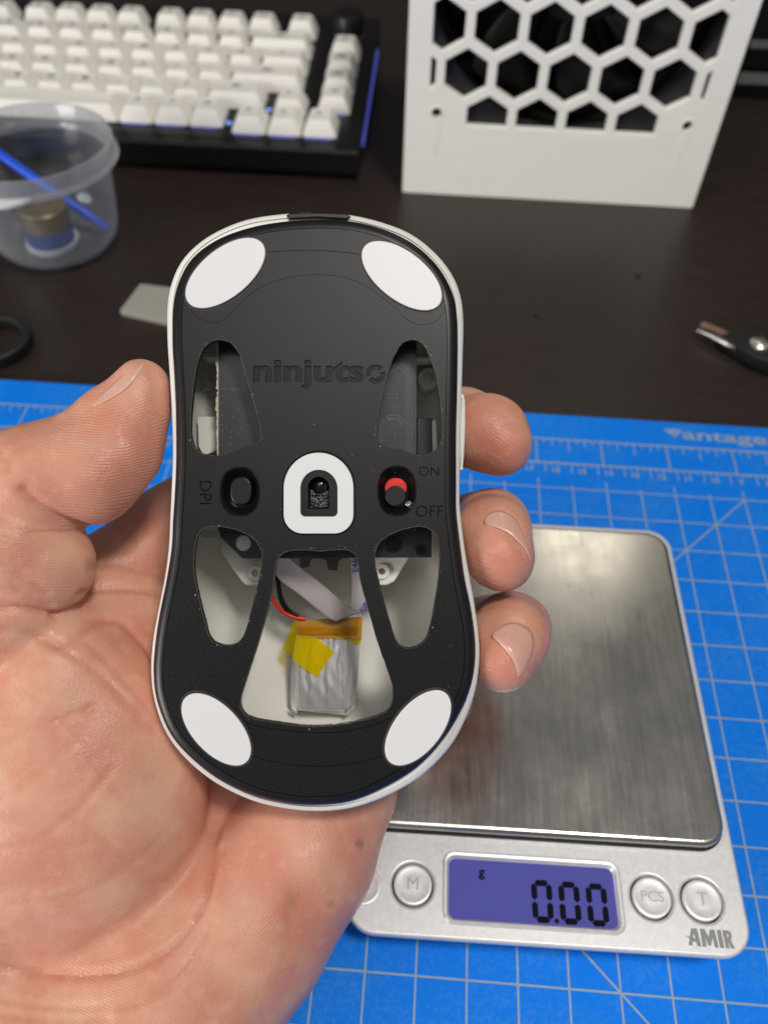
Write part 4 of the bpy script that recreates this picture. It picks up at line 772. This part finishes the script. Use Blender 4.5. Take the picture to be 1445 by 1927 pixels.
G['middle_finger'] = chain([(520, 1080, -57, 11), (760, 1015, -62, 10), (905, 995, -48, 9.2), (926, 992, -24, 8.2), (927, 1006, -14, 7.7), (934, 1038, -10, 7.3)], 3) + [sph((950, 1062, -9.5, 5.0), 4)]
G['ring_finger'] = chain([(560, 1250, -57, 11), (780, 1210, -63, 10), (935, 1190, -48, 9.2), (962, 1186, -24, 8.3), (958, 1200, -14, 8.0), (943, 1236, -9, 7.3)], 3)
G['little_finger'] = chain([(600, 1400, -54, 10), (740, 1370, -58, 9), (825, 1310, -46, 8), (836, 1290, -33, 7.0)], 3)
def prim(p, P):
    if p[0] == 'c':
        _, a_, b_, r1, r2, k = p; ba = b_ - a_; l2 = ba @ ba; rr = r1 - r2; a2 = max(l2 - rr * rr, 1e-9); il2 = 1 / l2
        pa = P - a_; y = pa @ ba; z = y - l2; x2 = ((pa * l2 - y[:, None] * ba) ** 2).sum(1); y2 = y * y * l2; z2 = z * z * l2
        kk = np.sign(rr) * rr * rr * x2; d = (np.sqrt(x2 * a2 * il2) + y * rr) * il2 - r1
        c1 = np.sign(z) * a2 * z2 > kk; d = np.where(c1, np.sqrt(x2 + z2) * il2 - r2, d)
        c2 = (~c1) & (np.sign(y) * a2 * y2 < kk); return np.where(c2, np.sqrt(x2 + y2) * il2 - r1, d)
    _, c, r, rot, k = p; q = P - c
    if rot: cs, sn_ = math.cos(rot), math.sin(rot); q = np.column_stack([q[:, 0] * cs + q[:, 1] * sn_, -q[:, 0] * sn_ + q[:, 1] * cs, q[:, 2]])
    k0 = np.linalg.norm(q / r, axis=1); k1 = np.linalg.norm(q / (r * r), axis=1); return k0 * (k0 - 1) / np.maximum(k1, 1e-6)
def smin(a_, b_, k): h = np.maximum(k - np.abs(a_ - b_), 0) / k; return np.minimum(a_, b_) - h * h * k * 0.25
JOIN = {'thumb_tip': 0, 'thumb_base': 1.8, 'palm': 2.6, 'index_finger': 3.0, 'middle_finger': 0.6, 'ring_finger': 0.6, 'little_finger': 0.6}
def sdf(P):
    tot = np.full(len(P), 60.0)
    for g, prs in G.items():
        dg = np.full(len(P), 60.0)
        for p in prs:
            if p[0] == 'c': lo, hi = np.minimum(p[1] - p[3], p[2] - p[4]) - 9, np.maximum(p[1] + p[3], p[2] + p[4]) + 9; k = p[5]
            else: lo, hi = p[1] - p[2].max() - 9, p[1] + p[2].max() + 9; k = p[4]
            ix = np.nonzero(((P > lo) & (P < hi)).all(1))[0]
            if len(ix): dg[ix] = smin(dg[ix], prim(p, P[ix]), k)
        tot = smin(tot, dg, JOIN[g]) if JOIN[g] else np.minimum(tot, dg)
    return tot
_d = WO - ctr; _th = np.arctan2(_d[:, 1], _d[:, 0]); _o = np.argsort(_th); _th = _th[_o]; _rr = np.linalg.norm(_d, axis=1)[_o]
def mouse_sd(P):
    q = P[:, :2] - MB[:2] - ctr; r = np.linalg.norm(q, axis=1); R_ = np.interp(np.arctan2(q[:, 1], q[:, 0]), _th, _rr, period=2 * math.pi)
    yl = q[:, 1] + ctr[1]; H_ = 27.0 + 9.5 * np.exp(-((yl + 18) / 34.0) ** 2) - 3.0 * np.maximum(0, (yl - 20) / 40) ** 2
    g = np.clip((-P[:, 2] - 5.5) / (H_ - 5.5), 0, 1) ** (1 / 1.15); t = np.arcsin(g) * 2 / math.pi; k = np.sqrt(np.maximum(1 - t ** 2.6, 0))
    return np.maximum(np.maximum((r - R_ * k) * 0.92, -P[:, 2] - H_), P[:, 2] - 0.5)
hand_sdf = sdf
def sdf(P): return -smin(-hand_sdf(P), mouse_sd(P) - 0.05, 0.8)
VX = 0.75; lo = np.array([-108.0, -150.0, -76.0]); dims = np.array([200, 248, 138])
gx, gy, gz = [lo[k] + VX * np.arange(dims[k]) for k in range(3)]
# coarse pass, then only the narrow band
cs = 4; cg = np.stack(np.meshgrid(gx[::cs], gy[::cs], gz[::cs], indexing='ij'), -1); cd = sdf(cg.reshape(-1, 3)).reshape(cg.shape[:3])
D = np.repeat(np.repeat(np.repeat(cd, cs, 0), cs, 1), cs, 2)[:dims[0], :dims[1], :dims[2]].astype(np.float64)
near = np.nonzero(np.abs(D) < 7.0); Pn = np.column_stack([gx[near[0]], gy[near[1]], gz[near[2]]]); D[near] = sdf(Pn)
I = D < 0; cross = np.zeros(np.array(D.shape) - 1, bool); acc = np.zeros(cross.shape + (3,)); cnt = np.zeros(cross.shape)
def cell(off, s): return tuple(slice(off[k], off[k] + cross.shape[k]) for k in range(3))
for ax in range(3):
    for o1 in (0, 1):
        for o2 in (0, 1):
            a_ = [0, 0, 0]; oth = [k for k in range(3) if k != ax]; a_[oth[0]], a_[oth[1]] = o1, o2; b_ = a_.copy(); b_[ax] = 1
            da, db = D[cell(a_, 0)], D[cell(b_, 0)]; sc2 = (da < 0) != (db < 0); t = np.where(sc2, da / np.where(sc2, da - db, 1), 0)
            pos = np.zeros(cross.shape + (3,)); pos[..., ax] = t
            for q in range(3):
                if q != ax: pos[..., q] = a_[q]
            acc += np.where(sc2[..., None], pos, 0); cnt += sc2
ci = np.nonzero(cnt > 0); vid = np.full(cnt.shape, -1, int); vid[ci] = np.arange(len(ci[0]))
V = lo + VX * (np.column_stack(ci) + acc[ci] / cnt[ci][:, None]); F = []
for ax in range(3):
    n_ = [slice(1, -1)] * 3; n_[ax] = slice(0, -1); m_ = [slice(1, -1)] * 3; m_[ax] = slice(1, None)
    A, B_ = I[tuple(n_)], I[tuple(m_)]; ed_ = np.argwhere(A != B_); off = np.ones(3, int); off[ax] = 0; e = ed_ + off
    u, v_ = (ax + 1) % 3, (ax + 2) % 3; du = np.eye(3, dtype=int)[u]; dv = np.eye(3, dtype=int)[v_]
    q = [vid[tuple((e - a1 * du - b1 * dv).T)] for a1, b1 in ((1, 1), (0, 1), (0, 0), (1, 0))]; q = np.stack(q, 1)
    fl = A[tuple(ed_.T)]; q[~fl] = q[~fl][:, ::-1]; F.append(q)
F = np.concatenate(F); F = F[(F >= 0).all(1)]
def grad(P, h=0.35):
    g = np.stack([sdf(P + np.eye(3)[k] * h) - sdf(P - np.eye(3)[k] * h) for k in range(3)], 1); return g / (np.linalg.norm(g, axis=1)[:, None] + 1e-9)
N_ = grad(V); V = V - N_ * np.clip(sdf(V), -0.6, 0.6)[:, None]
def to_px(P): d = DPL - P[:, 2]; return np.column_stack([722.5 + P[:, 0] / d * FPX, 963.5 - P[:, 1] / d * FPX])
def hit(pts):
    """where a sight line meets the skin"""
    pts = np.asarray(pts, float); dr = np.column_stack([(pts[:, 0] - 722.5) / FPX, -(pts[:, 1] - 963.5) / FPX, -np.ones(len(pts))]); org = np.array([0, 0, DPL]); t = np.full(len(pts), 130.0)
    for _ in range(60): t = t + np.clip(sdf(org + dr * t[:, None]), -2, 5) * 0.8
    return org + dr * t[:, None]
# creases pressed into the skin
CREASE = [([(45, 922), (70, 948), (105, 970), (145, 984), (186, 994)], 1.0, 0.75), ([(108, 1159), (85, 1152), (50, 1146), (-10, 1143)], 0.9, 0.7), ([(104, 1158), (130, 1146), (150, 1132)], 0.9, 0.6),
    ([(150, 1117), (190, 1109), (240, 1109), (300, 1116)], 0.9, 0.5), ([(172, 1068), (215, 1062), (260, 1070), (310, 1085)], 1.2, 0.4), ([(160, 1165), (195, 1163), (225, 1172), (262, 1205), (290, 1245), (322, 1300)], 0.9, 0.35),
    ([(108, 1215), (140, 1200), (165, 1180), (200, 1166)], 1.2, 0.5), ([(0, 1185), (40, 1188), (80, 1200), (110, 1213)], 1.0, 0.4), ([(118, 1222), (180, 1262), (240, 1320), (290, 1380)], 0.8, 0.22), ([(165, 1210), (230, 1275), (300, 1360)], 0.7, 0.18),
    ([(399, 1500), (404, 1545), (404, 1600), (398, 1650), (384, 1700), (355, 1752), (310, 1795), (240, 1826), (150, 1836), (60, 1828), (-10, 1815)], 0.85, 0.5),
    ([(406, 1580), (420, 1540), (446, 1505)], 1.0, 0.35), ([(372, 1720), (392, 1690), (404, 1640), (420, 1600)], 0.9, 0.3), ([(-10, 1880), (80, 1894), (170, 1897), (260, 1888), (330, 1850), (372, 1800), (395, 1740)], 0.7, 0.28),
    ([(-10, 1905), (100, 1920), (200, 1918)], 0.9, 0.3), ([(0, 1500), (60, 1470), (130, 1400), (170, 1330)], 0.7, 0.16), ([(0, 1600), (70, 1580), (150, 1520), (210, 1450)], 0.7, 0.16), ([(0, 1540), (90, 1530), (170, 1560), (240, 1620)], 0.6, 0.12),
    ([(0, 1395), (60, 1372), (110, 1355), (180, 1330)], 0.7, 0.18), ([(20, 1700), (120, 1690), (220, 1650), (300, 1580)], 0.7, 0.12), ([(30, 1290), (90, 1330), (150, 1400), (230, 1500)], 0.6, 0.12),
    ([(925, 1197), (936, 1185), (951, 1175), (967, 1171), (982, 1175), (998, 1187), (1004, 1202), (1002, 1221), (996, 1240)], 0.55, 0.22), ([(911, 982), (916, 971), (928, 963), (941, 961), (957, 967), (970, 979), (981, 997), (989, 1018)], 0.55, 0.22), ([(886, 938), (915, 926), (955, 936)], 0.7, 0.15), ([(900, 1150), (935, 1138), (985, 1146)], 0.8, 0.12),
    ([(556, 1690), (545, 1730), (540, 1790)], 1.2, 0.14), ([(872, 905), (920, 902)], 0.8, 0.1), ([(0, 850), (12, 865), (20, 885)], 0.8, 0.35), ([(8, 1010), (40, 1028), (80, 1045)], 0.8, 0.2), ([(0, 1060), (40, 1082), (90, 1115)], 0.8, 0.25), ([(30, 1105), (60, 1125), (95, 1140)], 0.8, 0.2)]
disp_ = np.zeros(len(V)); front = N_[:, 2] > -0.35
for pts, wd, dp in CREASE:
    L = hit(smooth_loop(pts, 6, False)); md = np.full(len(V), 1e9); ix = np.nonzero(((V > L.min(0) - 4) & (V < L.max(0) + 4)).all(1))[0]; best = np.full(len(ix), 1e9)
    for p0, p1 in zip(L[:-1], L[1:]):
        d = p1 - p0; 
        if d @ d > 64: continue
        t = np.clip(((V[ix] - p0) @ d) / (d @ d + 1e-9), 0, 1); best = np.minimum(best, np.linalg.norm(V[ix] - p0 - t[:, None] * d, axis=1))
    dp *= 1.25; disp_[ix] -= dp * np.exp(-(best / wd) ** 2) - 0.10 * dp * np.exp(-((best - 2.2 * wd) / wd) ** 2)
V = V + N_ * disp_[:, None]
# low, wide unevenness of flesh
V = V + N_ * (0.16 * np.sin(V[:, 0] * 0.33 + 1.3 * np.sin(V[:, 1] * 0.21)) * np.sin(V[:, 1] * 0.29 + V[:, 2] * 0.2))[:, None]
PX = to_px(V)
keep = PX[:, 1] < 4000
me = bpy.data.meshes.new('hand'); me.from_pydata((V * S).tolist(), [], F.tolist()); me.update()
hand = new_obj('hand', me, 'skin'); me.polygons.foreach_set('use_smooth', [True] * len(me.polygons))
hand.matrix_world = HELD
tag(hand, 'bare left hand holding up the mouse between thumb and three visible fingertips', 'hand')
def dist(c): return np.linalg.norm(PX - np.array(c), axis=1)
ph = np.zeros(len(V)); amp = np.full(len(V), 0.22); x, y, z = V.T; px, py = PX.T; mm = DPL / FPX
def soft(v, a_, b_): return np.clip((v - a_) / (b_ - a_), 0, 1)
amp[:] = 0
def region(mask_w, phase, a_):
    m_ = mask_w > amp / 1.0; sel = (mask_w * a_) > amp; ph[sel] = (phase * mm)[sel]; amp[sel] = (mask_w * a_)[sel]
region((py < 996) * (px < 335) * (z > -20) * soft(py, 700, 800) * soft(px, 40, 140), dist((175, 500)), 0.85)
region((py > 992) * (z > -24) * soft(px, 195, 180) * soft(py, 1165, 1140) * soft(py, 985, 1020), dist((100, 640)), 0.5)
region((px < 345) * (z < -10) * soft(py, 1150, 1190) * soft(py, 1380, 1300) * soft(px, 110, 190), px * 0.98 + (py - 1200) * 0.25, 0.5)
region((px < 345) * (z < -14) * soft(py, 1000, 1040) * soft(py, 1160, 1120), px * 0.9 + py * 0.3, 0.25)
region(soft(px, 400, 350) * soft(py, 1300, 1400) * soft(px, 20, 150), px * 0.62 - py * 0.78 + 18 * np.sin(px / 70.0), 0.36)
region(soft(px, 405, 450) * (py > 1480), dist((150, 1400)), 0.45)
region((px > 860) * soft(py, 780, 830) * (py < 900), py * 0.82 - px * 0.57, 0.5)
region((px > 860) * (py >= 900) * (py < 1112) * soft(py, 1010, 1050), py * 0.88 - px * 0.4, 0.6)
region((px > 860) * (py >= 1112) * soft(py, 1215, 1245) * soft(px, 985, 960), py * 0.88 - px * 0.45, 0.6)
amp *= np.clip(N_[:, 2] * 2.2 + 0.3, 0, 1)
red = np.zeros(len(V))
for c, r, a_ in (((250, 800), 95, .45), ((215, 905), 110, .5), ((60, 800), 60, .25), ((60, 900), 45, .4), ((930, 830), 75, .9), ((935, 1050), 70, .75), ((945, 1250), 70, .7), ((990, 1180), 60, .2), ((150, 1380), 130, .45), ((250, 1250), 90, .5), ((70, 1600), 120, .25), ((390, 1650), 60, .5), ((560, 1690), 110, .55), ((650, 1560), 120, .25), ((300, 1830), 120, .3), ((60, 1110), 60, .3), ((250, 1400), 90, .3), ((890, 1030), 60, .4)):
    red = np.maximum(red, a_ * np.exp(-(dist(c) / r) ** 2))
red = np.clip(red + np.clip(-disp_ * 0.5, 0, 0.3), 0, 1)
mole = np.clip(1.4 - dist((677, 1588)) / 7.0, 0, 0.5) + 0.35 * np.clip(1.3 - dist((622, 1702)) / 8, 0, 1) + 0.3 * np.clip(1 - np.hypot((px - 545) / 40, (py - 1690) / 60), 0, 1)
for nm, arr in (('ridge', ph), ('ridge_amp', amp), ('red', red), ('mole', np.clip(mole, 0, 1))):
    at_ = me.attributes.new(nm, 'FLOAT', 'POINT'); at_.data.foreach_set('value', arr.astype('f'))
# fingernails laid on the skin
def nail(free, back, lift=0.13, n=16, mlabel=None):
    A, B_ = smooth_loop(free, 8, False), smooth_loop(back, 8, False)
    A, B_ = [np.stack([np.interp(np.linspace(0, 1, n), np.linspace(0, 1, len(q)), q[:, k]) for k in range(2)], 1) for q in (A, B_)]
    rows_ = []
    for t in np.linspace(0, 1, 9):
        P2 = A * (1 - t) + B_ * t; H = hit(P2); nn = grad(H); edge = np.minimum(np.linspace(0, 1, n), np.linspace(1, 0, n)) * 2
        rows_.append(H + nn * (lift * (0.25 + 0.75 * (1 - t)) * np.clip(edge * 3, 0.25, 1))[:, None])
    v = [p for r in rows_ for p in r]; f = [(i * n + j, (i + 1) * n + j, (i + 1) * n + j + 1, i * n + j + 1) for i in range(8) for j in range(n - 1)]
    o = raw('fingernail', v, f, 'nail', hand); s_ = o.modifiers.new('thick', 'SOLIDIFY'); s_.thickness = 0.22 * S; s_.offset = -0.4
    e0, e1 = rows_[0], rows_[0] * 0.90 + rows_[1] * 0.10; nn = grad(e0)
    tube('nail_edge', [p + q_ * 0.02 for p, q_ in zip(e0, nn)], [0.03] + [0.13] * 8 + [0.03], 'nailedge', o, 8, 2)
    return o
k6 = lambda L, ox, oy, s_: [(ox + x / s_, oy + y / s_) for x, y in L]
nail(k6([(430, 770), (520, 850), (610, 950), (680, 1050), (730, 1150), (762, 1290)], 860, 1080, 6.568), k6([(440, 740), (500, 690), (600, 630), (700, 605), (800, 630), (900, 700), (940, 800), (930, 920), (890, 1040), (820, 1180), (775, 1270)], 860, 1080, 6.568))
nail(k6([(400, 815), (520, 850), (650, 900), (770, 970), (870, 1060), (970, 1170), (1040, 1300), (1070, 1400)], 860, 880, 7.706), k6([(395, 795), (430, 710), (520, 645), (620, 630), (740, 670), (840, 760), (920, 900), (980, 1050), (1030, 1200), (1064, 1350)], 860, 880, 7.706))
nail([(270, 680), (265, 696), (252, 714), (234, 734), (205, 752), (174, 766)], [(260, 684), (243, 699), (222, 716), (203, 733), (188, 747), (172, 762)])
